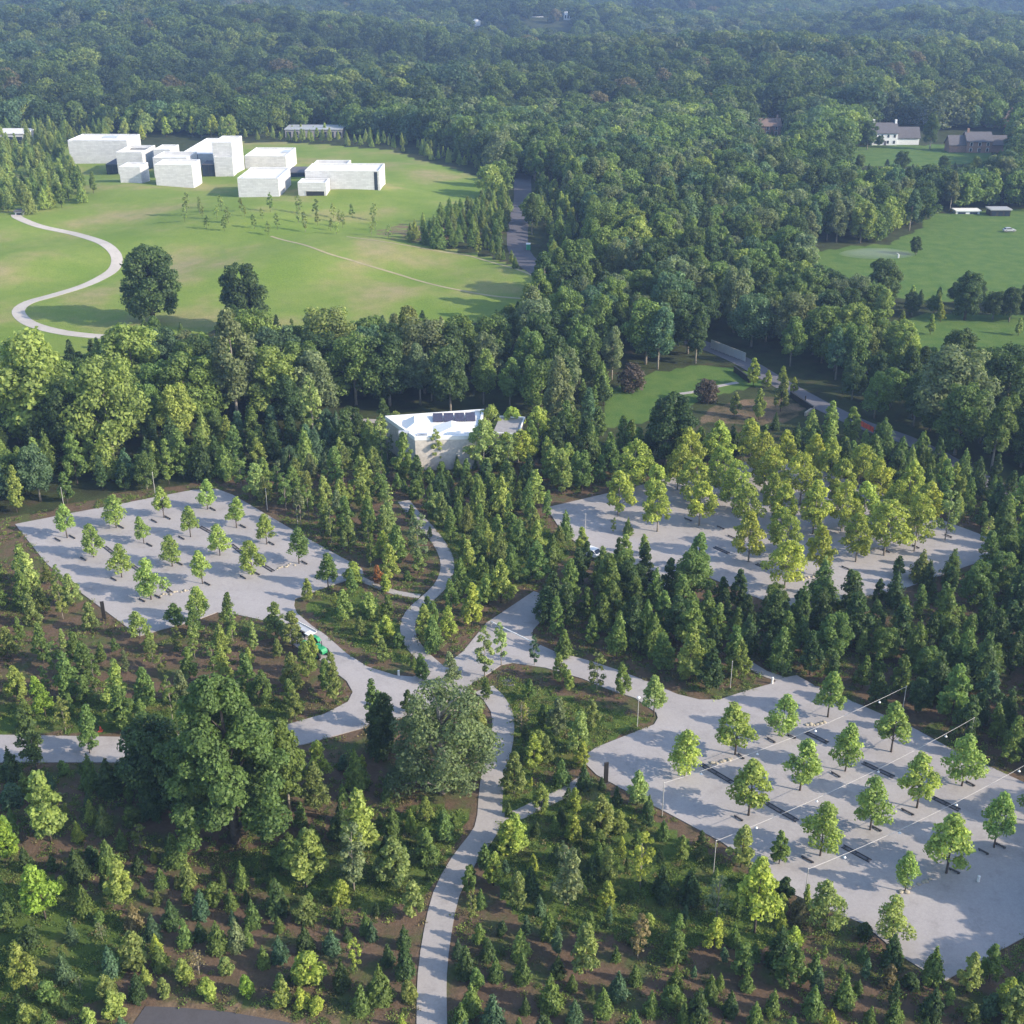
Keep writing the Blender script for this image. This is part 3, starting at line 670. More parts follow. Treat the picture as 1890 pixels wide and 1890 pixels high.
mk_broad('meadowtree', (81, 82), 16.0, 12.0, 2.0, 'broad', 60, 17000, .25, .135, .45, 'bark', 9)
mk_broad('oak', (91,), 21.0, 13.5, 1.8, 'ovate', 115, 42000, .19, .092, .5, 'bark', 30, .06)
mk_broad('greyoak', (95,), 15.0, 14.0, 1.6, 'broad', 60, 20000, .17, .115, .5, 'palebark', 44, .06, .7)
mk_broad('sapling', range(101, 105), 6.0, 2.8, 1.2, 'ovate', 14, 520, .18, .15, .05, 'bark', 8, .1)
for s in range(111, 117): proto('conifer', 5.0, cone_crown(s, 5.0, 2.6, .15, 3200, .115), trunk_mesh(s, 5.0, .08, .3))
for s in range(121, 126): proto('pine', 9.0, cone_crown(s, 9.0, 4.2, .9, 4200, .155, .7, .5), trunk_mesh(s, 9.0, .12, .9))
for s in range(131, 134):                                   # leafless or nearly so
    cm, c, rr = lobed(s, 6.0, 3.6, 1.2, 'ovate', 26, 260, .16, .13, .2)
    proto('bare', 6.0, cm, trunk_mesh(s, 6.0, .09, .8, [tuple(q) for q in c], 'palebark'))

TONE = dict(D=(.075, .122, .044), M=(.150, .222, .064), L=(.265, .335, .092), Y=(.325, .39, .080), B=(.105, .180, .098), O=(.195, .238, .076), G=(.175, .220, .110), R=(.34, .15, .06), N=(.22, .19, .10), V=(.105, .083, .07), H=(.23, .34, .055), P=(.285, .355, .12), W=(.135, .170, .075), K=(.105, .165, .050), J=(.29, .385, .105), E=(.335, .385, .080))
TONE_WORD = dict(D='dark green', M='mid-green', L='light green', Y='yellow-green', B='bluish green', O='olive', G='grey-green', R='red-leaved', N='brownish', V='purple-brown', H='bright lime green', P='pale green', W='grey-green', K='deep green', J='pale lime green', E='golden green')
rnd = random.Random(5)
TREES = []           # (name, shape key, tone letter, ground point, height, group)
def want(name, key, tone, p, h, group): TREES.append([name, key, tone, Vector(p), h, group])

KNAME = dict(lot='round_crowned_tree', yellow='yellowing_tree', young='young_broadleaf_tree', airy='airy_young_tree', slender='slender_young_tree', shrub='shrub', bush='bush', wood='woodland_tree', tallwood='tall_woodland_tree', conifer='young_conifer', pine='pine_tree', bare='bare_tree', sapling='meadow_sapling', meadowtree='meadow_tree', oak='oak_tree', greyoak='spreading_tree')
KWORD = dict(lot='round-crowned tree', yellow='yellowing tree', young='young broadleaf tree', airy='airy young tree', slender='slender young tree', shrub='shrub', wood='woodland tree', tallwood='tall woodland tree', conifer='young conifer', pine='pine-like tree', bare='nearly leafless tree', sapling='thin meadow sapling')
def hand(off, s, rows, group, dflt='young'):
    for row in rows.split(';'):
        q = row.split()
        if len(q) < 4: continue
        x, b, t = (float(v) for v in q[:3]); code = q[3]; key = {'c': 'conifer', 'd': 'young', 'a': 'airy', 's': 'slender', 'h': 'shrub', 'b': 'bare', 'p': 'pine', 'l': 'lot', 'y': 'yellow', 'w': 'wood', 't': 'tallwood', 'm': 'sapling'}[code[0]]
        p = G(off[0] + x / s, off[1] + b / s); h = max(1.2, height_for(p, off[1] + t / s)) * (1.14 if key == 'yellow' else 1); want(KNAME[key], key, code[1], p, h, group)

# trees on the three car parks
LOT_A = '367 690 500 lJ;635 635 450 lJ;895 580 405 lJ;1132 535 365 lJ;512 795 600 lJ;785 720 560 lJ;1040 685 510 lJ;1290 635 465 lJ;665 905 715 lJ;940 845 670 lJ;1200 785 610 lJ;1455 725 550 lJ;825 1025 800 lJ;1105 940 750 lJ;1375 890 690 lJ;1630 830 630 lM;1790 970 765 lM;1090 1150 950 lJ;765 1235 1080 lJ;960 1190 1030 lM'
LOT_B = '820 545 290 lJ;568 650 420 lJ;315 750 460 lJ;40 870 615 lJ;1165 735 465 lJ;915 840 565 lJ;668 945 655 lJ;388 1080 760 lJ;1550 920 635 lJ;1305 1040 745 lJ;1050 1160 865 lJ;778 1300 1000 lJ;1725 1255 950 lJ;1465 1395 1065 lJ;1240 1500 1270 lJ;1950 1120 850 lJ'
hand((0, 760), 2.953, LOT_A, 'trees on the left car park')
hand((1250, 1140), 2.953, LOT_B, 'trees on the front right car park')
for x, y in ((1141, 952), (1213, 982), (1206, 936), (1170, 905), (1281, 933), (1290, 971), (1336, 919), (1352, 943), (1374, 979), (1381, 1038), (1400, 890), (1417, 912), (1426, 957), (1440, 981), (1450, 1026), (1448, 1086), (1476, 933), (1500, 986), (1512, 1064), (1552, 981), (1579, 1038), (1631, 1026), (1583, 902), (1621, 933), (1674, 933), (1502, 883), (1531, 895), (1383, 857), (1448, 869), (1271, 879), (1324, 862), (1697, 977), (1646, 966), (1687, 1018), (1545, 940), (1250, 905), (1590, 975)):
    want('yellowing_tree', 'yellow', rnd.choice('EEEYE'), G(x, y), rnd.uniform(8.8, 10.6), 'yellowing trees on the rear car park')
for x, y in ((1744, 997), (1814, 1044)): want('yellowing_tree', 'airy', 'P', G(x, y), rnd.uniform(9.0, 10.5), 'yellowing trees on the rear car park')

# single young trees read off the photograph, front to back
F7 = '170 395 180 lH;30 170 20 dH;450 340 160 dL;100 660 480 dL;1140 265 60 dL;1315 290 100 aG;1470 260 90 dO;1530 390 250 dP;1650 110 0 dM;1585 190 60 dM;660 190 75 cM;290 245 130 cD;400 215 100 cM;515 220 155 cD;600 275 200 cM;700 275 165 cO;660 280 230 cO;830 280 210 cM;900 280 180 cM;320 380 260 cM;500 430 330 cN;585 340 280 cO;640 420 320 cD;750 385 280 cB;690 490 390 cM;570 470 370 cB;745 470 400 cD;860 360 280 cM;915 330 280 cD;940 420 320 cM;1030 370 240 cD;1130 410 310 hO;810 510 400 cM;880 500 390 cG;920 490 420 cM;1035 440 380 cM;1040 550 450 cB;1135 520 410 cD;1255 420 340 cD;1230 515 430 cB;1360 450 370 cM;1380 470 400 cB;1320 580 460 aY;1500 500 415 cD;1505 610 480 cD;1410 700 560 cM;1270 650 540 cD;1145 630 510 hY;980 570 490 cM;740 600 510 bN;595 580 480 cM;690 630 540 hL;610 680 610 hO;515 690 590 cD;415 600 490 cB;500 570 450 hO;240 620 520 cB;300 660 600 bG;405 690 600 hO;380 470 400 bG;110 790 710 hL;330 790 720 hL;430 750 660 hL;840 600 530 hP;920 680 600 hH;770 690 615 hY;1050 720 620 hL;1120 720 650 hY;1175 740 680 hY;1520 700 620 hO;25 370 230 cM;1740 300 190 dM;1830 270 150 dY;1750 400 280 aO;1730 600 490 cD;1750 740 630 cM;1840 620 530 cM;1710 790 700 cM;1810 540 460 cD;1830 790 670 cB;180 700 620 hM;60 560 480 hM'
hand((0, 1500), 2.0106, F7, 'young planting below the leafy oak')
F8 = '30 360 210 dO;20 150 0 dY;230 100 10 dY;215 340 120 sG;360 240 120 dL;355 350 250 dY;480 280 60 aY;630 170 80 dL;615 490 370 dM;750 500 380 dY;280 590 400 dO;470 540 370 aN;145 460 350 cM;760 390 240 bG;900 440 170 lY;990 190 60 dM;850 200 40 dP;1160 430 250 lP;1400 470 310 lP;1300 460 400 hD;1400 560 440 cD;1550 620 490 cM;1550 750 640 cD;1680 660 510 dP;1760 620 480 dM;150 720 590 cM;50 620 510 cM;230 650 590 cM;400 680 580 cB;345 740 640 cM;240 780 680 cB;520 740 650 cM;610 650 560 cM;460 630 550 cM;690 780 640 cD;735 690 590 cM;640 780 690 cM;810 740 650 cD;900 780 690 cM;850 600 470 dM;870 650 580 cM;965 740 645 cM;1030 640 470 dM;1110 740 630 cM;1120 600 510 cM;1225 710 590 cM;1280 660 610 cM;1390 640 560 hN;1410 780 680 cM;990 560 410 cD;1830 700 610 hY;1860 790 640 hO;1690 780 700 hO;560 290 180 cD;660 330 200 cD;1010 320 240 hD;1060 400 310 hN;300 250 150 cD;80 300 190 cD;560 330 260 hD;700 170 120 hO'
hand((940, 1500), 1.9895, F8, 'young planting below the front right car park')
F4 = '200 830 460 sD;70 880 700 cD;250 540 310 sH;380 450 180 dM;480 480 300 sM;490 740 480 sM;640 500 220 sL;790 640 430 sM;780 380 280 dM;890 330 190 aO;1000 470 280 dG;1210 220 30 dL;1360 260 160 dL;820 190 60 dL;630 190 110 dM;60 210 40 dO;240 250 20 dM;430 260 70 dM;980 190 40 aO;1520 220 110 dO;1600 400 180 dO;1610 560 380 dO;1820 470 180 sO;1440 480 280 dM;280 1220 830 dL;50 1310 1080 dH;575 1170 1010 cO;770 1260 1110 aO;950 1350 1170 cM;760 1390 1290 cD;420 1410 1250 cD;600 1380 1210 cM;1670 1470 1150 lL;1640 1150 1000 dM;1720 1060 780 sO;1740 880 670 dY;830 1080 830 pD;770 900 620 pD;960 900 560 pD;140 960 840 cM;600 960 760 cD;500 930 740 cM;1010 1060 700 dD;1560 1000 780 dY'
hand((0, 1140), 2.953, F4, 'young planting round the leafy oak')
F5 = '280 600 320 sM;170 930 710 cM;190 1280 930 dL;160 1477 1110 aG;370 1170 1020 cM;330 1000 910 cM;550 1110 970 dL;650 1210 1040 dM;560 1330 1150 cM;380 1470 1190 dO;530 340 190 dM;700 380 180 sG;870 320 40 aP;960 260 20 aP;1140 260 90 aB;1300 210 60 cM;1280 350 200 dL;1480 400 170 aO;1620 420 240 dM;1790 540 310 lP;1110 450 330 dM;1180 610 470 dM;1380 740 500 dP;1140 830 620 dY;1030 960 720 dO;1260 640 430 dG;1410 930 790 cD;1700 1020 830 dP;1360 1060 920 dY;1350 1230 1070 dY;1000 1080 1000 cM;990 1300 1090 dY;1180 1060 900 dL;1300 1450 1210 aG;1540 1440 1240 dP;920 1460 1270 dY;800 1450 1340 dM;1500 1200 960 dO;1700 1260 1150 dM;1250 1180 1080 dM;880 450 320 dM;300 760 500 pD;840 700 480 dO;450 520 390 dD;1210 800 640 dO;1070 620 460 bN;1330 400 280 dL;1450 600 440 dO'
hand((600, 1140), 2.953, F5, 'young planting along the footpath')
F2 = '130 880 680 dO;320 930 760 dY;480 870 740 dO;510 1000 860 dO;290 1060 950 dR;330 1090 1000 hY;450 1040 980 hM;320 580 450 dM;140 610 510 dL;470 740 620 dM;570 810 740 dO;755 890 780 dM;840 740 610 dM;1310 810 650 cM;1400 900 740 dL;1640 940 780 dL;1570 780 690 aM;1650 790 690 cM;1740 900 780 dL;1150 1050 810 dM;960 1160 910 dL;880 1170 1000 dL;720 1150 1020 dM;800 1290 1050 dY;670 1350 1170 dY;550 1360 1160 dL;110 1260 1080 dL;340 1250 1110 dM;280 1390 1270 dL;240 1190 1120 hM;1310 1300 1040 dD;1430 1240 1070 dM;1230 1130 1000 dM;1540 1190 880 dM;1680 1220 1000 dM;1300 1440 1300 dM;1290 570 310 dL;1140 640 430 dL;1000 620 420 dM;560 1230 1120 dM;150 1120 970 dM;1060 880 690 pM;1020 1000 830 dM;1120 740 590 dM;600 690 560 hP;780 560 440 hM;930 440 350 hM;720 440 350 cM;820 430 370 cM;610 430 205 aP;980 420 250 yY;420 490 400 cM;520 560 460 cM;200 400 300 dM;340 380 200 aG;1160 330 110 yY;1010 300 110 yY;890 300 100 yL;1550 420 220 dM;1700 400 190 dM;60 540 300 dM'
hand((600, 720), 2.953, F2, 'trees between the car parks')
F3 = '110 880 650 dM;870 1240 1080 pD;1000 1330 1190 dL;780 1160 950 dD;960 1030 860 dM;1090 1050 905 dD;1320 920 745 cO;1480 1000 830 dD;1380 1050 930 dD;1620 960 800 dD;1450 1250 950 pM;850 1300 1080 pM;1080 1280 1120 aL;1290 1390 1130 pM;1090 1440 1310 dM;590 1280 1080 dM;480 1360 1190 dD;380 1130 1000 dD;100 1110 1010 dM;330 1450 1230 dL;60 1470 1180 dL;1500 1620 1430 dL;1690 1600 1400 dB;1720 1330 1060 pD;1650 1500 1190 pD;240 1060 890 dD;660 1120 960 dD;1850 1100 800 pD;1800 900 700 dD;220 1460 1340 cD;1200 900 780 dM'
hand((1250, 760), 2.953, F3, 'dense planting between the two right car parks')

# landmarks among the trees
q = G(435, 1552); want('oak_tree', 'oak', 'K', q, height_for(q, 1245), None)
q = G(815, 1462); want('spreading_tree', 'greyoak', 'W', q, height_for(q, 1275), None)
q = G(284, 597); want('meadow_tree', 'meadowtree', 'D', q, height_for(q, 452), None)
q = G(455, 612); want('meadow_tree', 'meadowtree', 'D', q, height_for(q, 485), None)
for x, b, t, key, tone in ((1228, 862, 725, 'wood', 'D'), (1166, 722, 672, 'bush', 'V'), (1306, 742, 700, 'bush', 'V'), (757, 700, 560, 'tallwood', 'O'), (610, 700, 570, 'wood', 'O'), (90, 830, 610, 'wood', 'L'), (210, 850, 660, 'wood', 'L'), (255, 760, 600, 'wood', 'L'), (440, 790, 570, 'tallwood', 'G'), (330, 830, 710, 'wood', 'L'),
                       (580, 830, 690, 'airy', 'P'), (1390, 712, 660, 'young', 'Y'), (1416, 716, 682, 'young', 'Y'), (1443, 710, 674, 'young', 'Y'), (1464, 727, 695, 'young', 'Y'), (1630, 560, 478, 'meadowtree', 'D'), (1780, 590, 500, 'meadowtree', 'D'), (1530, 570, 495, 'wood', 'D'), (1890, 590, 525, 'wood', 'D'), (1760, 715, 610, 'meadowtree', 'D'), (1570, 650, 570, 'wood', 'O'), (1660, 690, 590, 'wood', 'L'), (1745, 800, 640, 'wood', 'G'), (1850, 780, 640, 'wood', 'D'), (1640, 665, 600, 'wood', 'O'), (1500, 578, 503, 'wood', 'D'), (1548, 575, 508, 'wood', 'D'), (1592, 580, 522, 'wood', 'M'), (1682, 583, 540, 'wood', 'D'), (1722, 580, 545, 'wood', 'M'), (1832, 590, 538, 'wood', 'D'), (1862, 594, 530, 'wood', 'D'), (1600, 690, 606, 'wood', 'O'), (1540, 685, 600, 'wood', 'M'), (1500, 655, 585, 'wood', 'M'), (1705, 706, 640, 'wood', 'L'), (1622, 728, 650, 'wood', 'D'), (1572, 738, 668, 'wood', 'D'), (1684, 772, 690, 'wood', 'D'), (1642, 752, 680, 'wood', 'M'), (1805, 724, 640, 'wood', 'M'), (1882, 724, 640, 'wood', 'D'), (1715, 796, 722, 'wood', 'M'), (1884, 862, 768, 'wood', 'D'), (1834, 834, 748, 'wood', 'D'), (300, 1478, 1330, 'wood', 'D'), (350, 1512, 1390, 'wood', 'D'), (535, 1500, 1330, 'tallwood', 'M'), (705, 1400, 1275, 'tallwood', 'D'), (1716, 276, 206, 'tallwood', 'D'), (1762, 562, 520, 'wood', 'D'), (1805, 566, 516, 'wood', 'D'), (1690, 470, 436, 'wood', 'D'), (1640, 262, 238, 'shrub', 'D'), (1622, 272, 250, 'wood', 'D'), (1600, 276, 222, 'wood', 'D'), (1662, 318, 278, 'wood', 'D'), (1740, 322, 286, 'wood', 'D'), (1585, 316, 284, 'wood', 'M'), (1800, 322, 288, 'wood', 'M'), (1870, 300, 240, 'wood', 'D'), (745, 884, 795, 'young', 'M'), (768, 896, 838, 'young', 'D'), (705, 850, 765, 'airy', 'P'), (893, 872, 775, 'yellow', 'P'), (965, 862, 790, 'yellow', 'Y'), (938, 874, 800, 'airy', 'P'), (725, 822, 760, 'yellow', 'P'), (860, 890, 845, 'young', 'M'), (540, 1194, 1127, 'young', 'O'), (577, 1216, 1168, 'young', 'L'), (1440, 760, 690, 'young', 'O'), (1400, 775, 715, 'young', 'L'), (1355, 768, 722, 'young', 'O'), (1530, 800, 735, 'slender', 'L'), (1570, 818, 750, 'young', 'M')):
    q = G(x, b); want(KNAME[key], key, tone, q, height_for(q, t), 'trees standing apart' if key not in ('bush',) else None)

# ------------------------------------------------------------------ scattered growth
PROTECT = []       # places of the view that stay open: x, y
def protect(rows):
    for r in rows.split(';'):
        q = [float(v) for v in r.split()]
        PROTECT.append((q[0], q[1]))
protect('797 1880;797 1840;797 1800;800 1760;808 1720;815 1680;826 1650;840 1615;860 1580;885 1550;900 1500;905 1470;912 1430;925 1380;930 1340;925 1305;1000 1485;1035 1466;'
        '790 980;812 1005;822 1030;820 1060;795 1100;765 1130;752 1150;757 1175;775 1200;720 1092;'
        '640 1230;700 1260;760 1280;640 1330;900 1190;940 1130;975 1110;960 1200;1050 1230;1120 1260;1200 1285;1300 1320;1200 1370;1120 1400;1250 1480;1400 1560;1500 1640;1600 1690;1700 1780;1400 1290;1470 1262;1560 1310;1700 1370;1800 1430;1870 1460;1800 1700;1870 1640;'
        '60 970;120 965;200 945;300 925;400 915;470 950;560 1000;620 1040;100 1030;160 1080;250 1150;310 1130;430 1100;500 1110;560 1160;20 1380;90 1380;190 1380;60 1395;180 1395;'
        '1040 945;1080 960;1120 930;1180 960;1060 985;1120 1000;1700 1000;1760 1000;1800 1010;1740 1030;1680 1060;1600 1080;1540 1090;'
        '800 830;780 850;830 820;860 820;760 800;800 790;850 775;880 790;940 840;925 830;930 810;950 830;'
        '950 430;955 400;960 370;965 345;957 455;975 480;1340 650;1360 662;1400 690;1430 705;1470 728;1500 745;1530 760;1560 775;1600 792;1200 700;1250 700;1300 690;1340 690;1260 740;1330 745;1400 745;1450 755;1150 720;1130 750;1220 720;'
        '1500 480;1550 475;1600 465;1700 450;1750 430;1800 420;1850 400;1850 450;1800 480;1700 500;1600 520;1850 520;1880 540;1700 530;1580 290;1640 290;1700 285;1760 290;1700 300;1610 260;1640 255;1670 255;1690 255;1770 265;1800 260;1840 265;1860 600;1880 620;1820 630;1840 600;1640 240;1800 250;1410 235;1700 215;1850 225;'
        '15 600;120 650;200 612;250 585;335 590;385 560;385 600;525 560;560 575;630 575;690 560;760 545;20 630;340 570;230 560;20 500;100 480;150 490;100 550;50 600;100 620;170 620;200 590;300 420;400 450;400 560;520 500;600 520;600 590;660 560;700 580;700 540;800 560;860 575;920 560;950 555;30 570;30 640;90 640;160 640;'
        '150 265;200 265;240 330;320 325;420 320;480 345;580 350;650 330;690 345;500 300;240 290;420 270;600 320;530 320;760 320;800 340;850 350;880 360;600 280;680 285;760 300;550 245;590 244;620 243;20 250;40 250;35 395;1840 392;1790 392;'
        '1048 40;998 44;884 44;932 46;977 44;1032 46')
def guard(poly, sx, sy):
    xs = [p[0] for p in poly]; ys = [p[1] for p in poly]; X, Y = np.meshgrid(np.arange(min(xs), max(xs), sx), np.arange(min(ys), max(ys), sy)); k = inside(poly, X, Y)
    PROTECT.extend(zip(X[k].tolist(), Y[k].tolist()))
def guard_line(pts, step=10):
    for (a, b), (c, d_) in zip(pts, pts[1:]):
        n = max(1, int(math.hypot(c - a, d_ - b) / step)); PROTECT.extend([(a + (c - a) * k / n, b + (d_ - b) * k / n) for k in range(n)])
guard([(1560, 300), (1565, 276), (1680, 270), (1820, 278), (1815, 300), (1700, 306)], 9, 6)
guard([(1500, 470), (1640, 455), (1700, 425), (1720, 398), (1890, 388), (1890, 540), (1700, 530), (1560, 500)], 14, 10)
guard([(1610, 264), (1610, 232), (1690, 232), (1690, 268)], 8, 8); guard([(1765, 275), (1770, 250), (1850, 250), (1850, 280)], 9, 8)
guard([(1690, 640), (1720, 590), (1890, 590), (1890, 650), (1800, 650)], 18, 12); guard([(1130, 765), (1140, 715), (1300, 680), (1380, 695), (1480, 750), (1440, 770)], 14, 9)
guard([(0, 640), (0, 410), (200, 400), (560, 445), (960, 550), (900, 580), (560, 580), (380, 570), (200, 600), (80, 640)], 22, 16)
guard([(560, 410), (750, 400), (880, 355), (890, 340), (760, 290), (560, 275), (560, 350), (700, 370)], 20, 10)
guard([(130, 290), (130, 255), (440, 258), (540, 280), (710, 305), (715, 355), (560, 362), (440, 362), (220, 335)], 14, 10)
guard_line([(1320, 640), (1375, 665), (1420, 690), (1475, 722), (1535, 755), (1610, 790)], 9); guard_line([(964, 335), (962, 380), (953, 435), (960, 470), (980, 488)], 8)
for x0, x1, y0, y1 in ((1036, 1060, 26, 50), (990, 1008, 32, 50), (876, 890, 38, 48), (926, 937, 42, 49), (972, 982, 37, 48), (1022, 1038, 42, 50)): guard([(x0, y0), (x1, y0), (x1, y1), (x0, y1)], 4, 4)
guard([(1395, 248), (1395, 222), (1452, 222), (1452, 248)], 8, 8); guard([(722, 790), (790, 768), (880, 768), (890, 800), (870, 850), (790, 862)], 12, 10); guard([(915, 845), (915, 800), (955, 800), (955, 850)], 12, 12)
PX = np.array(PROTECT)
TAKEN = {}
def cell(x, y): return int(math.floor(x / 6)), int(math.floor(y / 6))
def claim(x, y, r): TAKEN.setdefault(cell(x, y), []).append((x, y, r))
def free(x, y, r):
    cx, cy = cell(x, y); k = 2
    for i in range(cx - k, cx + k + 1):
        for j in range(cy - k, cy + k + 1):
            for a, b, s in TAKEN.get((i, j), ()):
                if (a - x) ** 2 + (b - y) ** 2 < (max(r, s) * .5 + min(r, s) * .5) ** 2: return False
    return True
CROWNW = {k: 0.0 for k in PROTO}
for k, L in PROTO.items():
    co = np.zeros(len(L[0][1].vertices) * 3, np.float32); L[0][1].vertices.foreach_get('co', co); co = co.reshape(-1, 3)
    CROWNW[k] = np.percentile(np.hypot(co[:, 0], co[:, 1]), 92) * 2 / L[0][0]
def open_view(p, h, key, wf=.95):
    """False where a tree here would stand in front of a place that the photograph shows open."""
    b = project(p); t = project(p + Vector((0, 0, h))); w = h * CROWNW[key] * FPX / b[2] * .5
    y0, y1 = t[1], b[1]; cyy = (y0 + y1 * .6 + y0 * .4) / 2 if False else y0 * .55 + y1 * .45
    d = ((PX[:, 0] - b[0]) / (w * wf)) ** 2 + ((PX[:, 1] - cyy) / max((y1 - y0) * .5, 1)) ** 2
    d = np.where(PX[:, 1] > y1, 9, d)
    return not (d < 1.0).any()
for t in TREES: claim(t[3].x, t[3].y, max(1.6, t[4] * CROWNW[t[1]] * .8))
PAVED_BOX = [(min(p[0] for p in P), max(p[0] for p in P), min(p[1] for p in P), max(p[1] for p in P), P) for P in PAVED]
def on_paving(x, y):
    for x0, x1, y0, y1, P in PAVED_BOX:
        if x0 - 1 < x < x1 + 1 and y0 - 1 < y < y1 + 1:
            if inside(P, [x, x - .8, x + .8, x, x], [y, y, y, y - .8, y + .8]).any(): return True
    return False
def scatter(pts, spacing, kinds, hr, tones, group, seed, limit=400, gap=.9):
    P = GP(pts); rg = random.Random(seed); xs = [p.x for p in P]; ys = [p.y for p in P]; n = 0
    area = (max(xs) - min(xs)) * (max(ys) - min(ys)); k = int(area / spacing ** 2 * 6)
    for _ in range(k):
        if n >= limit: break
        x, y = rg.uniform(min(xs), max(xs)), rg.uniform(min(ys), max(ys))
        if not inside(P, [x], [y])[0] or on_paving(x, y): continue
        key = rg.choice(kinds); h = rg.uniform(*hr) * (rg.uniform(.75, 1.1)); w = max(1.4, h * CROWNW[key] * gap, spacing * .72)
        if not free(x, y, w): continue
        p = Vector((x, y, tz(x, y)))
        if not open_view(p, h, key): continue
        claim(x, y, w); want(KNAME[key], key, rg.choice(tones), p, h, group); n += 1
scatter([(-180, 1010), (80, 1060), (250, 1190), (420, 1150), (500, 1165), (640, 1270), (640, 1310), (540, 1335), (240, 1352), (-180, 1352)], 5.0, ['young', 'slender', 'airy', 'young'], (4.8, 7.6), 'MLLMOMPG', 'young planting left of the junction', 1)
scatter([(-120, 1430), (220, 1420), (420, 1580), (640, 1400), (880, 1440), (860, 1560), (790, 1660), (770, 1900), (700, 1960), (560, 1890), (240, 1845), (220, 1990), (-120, 1990)], 3.4, ['conifer', 'conifer', 'conifer', 'shrub', 'young'], (1.8, 3.7), 'MDDLBDMDYM', 'young planting below the leafy oak', 2)
scatter([(935, 1300), (1100, 1410), (1080, 1440), (1240, 1520), (1460, 1660), (1660, 1780), (1740, 1830), (1890, 1760), (2050, 1990), (830, 1990), (830, 1740), (880, 1590), (940, 1520), (925, 1400)], 3.2, ['conifer', 'conifer', 'young', 'shrub', 'slender'], (2.0, 4.0), 'MDDLBDMY', 'young planting below the front right car park', 3)
scatter([(545, 1120), (660, 1060), (770, 1110), (745, 1150), (760, 1200), (800, 1235), (740, 1240), (640, 1190)], 5.0, ['young', 'shrub'], (2.5, 5.5), 'MLOY', 'young planting in the island by the left car park', 4)
scatter([(430, 900), (700, 870), (760, 940), (810, 1010), (800, 1080), (680, 1070), (660, 1040)], 4.4, ['young', 'young', 'slender', 'airy'], (6.0, 9.0), 'MLLOGMP', 'trees between the car parks', 5)
scatter([(770, 930), (830, 890), (1000, 940), (1080, 1020), (1000, 1085), (890, 1140), (810, 1220), (770, 1180), (760, 1140), (830, 1080), (840, 1030)], 4.5, ['young', 'young', 'slender', 'pine'], (5.0, 8.0), 'MMLDMO', 'trees between the car parks', 6)
scatter([(1010, 1110), (1085, 1025), (1220, 1095), (1460, 1135), (1640, 1105), (1700, 1090), (1860, 1020), (2120, 1000), (2120, 1500), (1890, 1430), (1500, 1255), (1420, 1240), (1300, 1280), (1000, 1180)], 4.3, ['pine', 'young', 'young', 'slender', 'young', 'wood'], (6.0, 9.5), 'DDMDMM', 'dense planting between the two right car parks', 7)
scatter([(-200, 985), (0, 955), (350, 893), (430, 895), (700, 868), (720, 800), (420, 810), (240, 850), (-200, 870)], 4.8, ['wood', 'pine', 'slender', 'young'], (7.5, 11.5), 'MMDLDB', 'trees behind the left car park', 8)
scatter([(690, 880), (740, 872), (960, 870), (990, 900), (1000, 945), (830, 945), (760, 930)], 3.0, ['shrub', 'shrub', 'young'], (3.2, 5.0), 'MDMB', 'undergrowth before the arrival hall', 9)
scatter([(965, 830), (1100, 800), (1250, 860), (1120, 902), (1012, 930), (960, 900)], 4.6, ['young', 'pine', 'young'], (6.5, 10), 'MMDL', 'trees between the car parks', 10)
scatter([(1240, 835), (1500, 838), (1640, 870), (1860, 985), (1840, 1000), (1720, 950), (1500, 858), (1330, 852), (1260, 868)], 4.2, ['young', 'pine', 'slender'], (6.5, 9.5), 'MMLDM', 'trees behind the rear car park', 11)
scatter([(1500, 800), (1640, 830), (1860, 920), (2050, 1020), (2050, 1060), (1860, 985), (1640, 868), (1480, 838)], 4.4, ['young', 'pine', 'slender'], (6.5, 9.0), 'MMDL', 'trees behind the rear car park', 12)
scatter([(1700, 1005), (1880, 1010), (2050, 1080), (2050, 1010), (1860, 960)], 4.4, ['young', 'pine'], (6.5, 9.5), 'MDD', 'dense planting between the two right car parks', 13)
scatter([(-150, 285), (60, 245), (200, 255), (203, 345), (150, 378), (40, 398), (-150, 402)], 4.3, ['pine', 'pine', 'slender', 'young'], (8, 11.5), 'MLLOMP', 'pines beside the pavilions', 14, 230)
scatter([(270, 262), (330, 250), (430, 262), (440, 256), (200, 235), (60, 235)], 6.5, ['yellow', 'young'], (9, 13), 'YLYP', 'yellowing trees behind the pavilions', 15, 26)
scatter([(330, 378), (420, 385), (560, 395), (700, 402), (720, 440), (560, 432), (480, 440), (340, 420)], 8.5, ['sapling', 'sapling', 'airy'], (4.5, 7.5), 'OMOP', 'thin saplings on the meadow before the pavilions', 16, 34)
scatter([(745, 445), (820, 408), (905, 372), (935, 360), (945, 430), (950, 500), (1020, 520), (985, 505), (900, 476)], 4.6, ['young', 'pine', 'slender', 'conifer'], (4.5, 9.0), 'MMLOM', 'young trees between meadow and service road', 17, 90)
scatter([(540, 262), (720, 276), (870, 318), (925, 350), (940, 330), (880, 296), (740, 262), (560, 248), (440, 256)], 5.0, ['slender', 'young', 'conifer'], (4.5, 7.5), 'LPMPL', 'young trees along the far edge of the meadow', 18, 90)
scatter([(985, 345), (1010, 430), (1010, 500), (1050, 525), (1090, 520), (1060, 420), (1020, 350)], 5.0, ['young', 'pine', 'slender'], (6, 10), 'MLMD', 'young trees right of the service road', 19, 60)
scatter([(1090, 800), (1110, 760), (1130, 730), (1100, 720), (1060, 760), (1040, 800)], 4.5, ['pine', 'slender'], (7, 10), 'MBD', 'trees between the car parks', 20, 16)
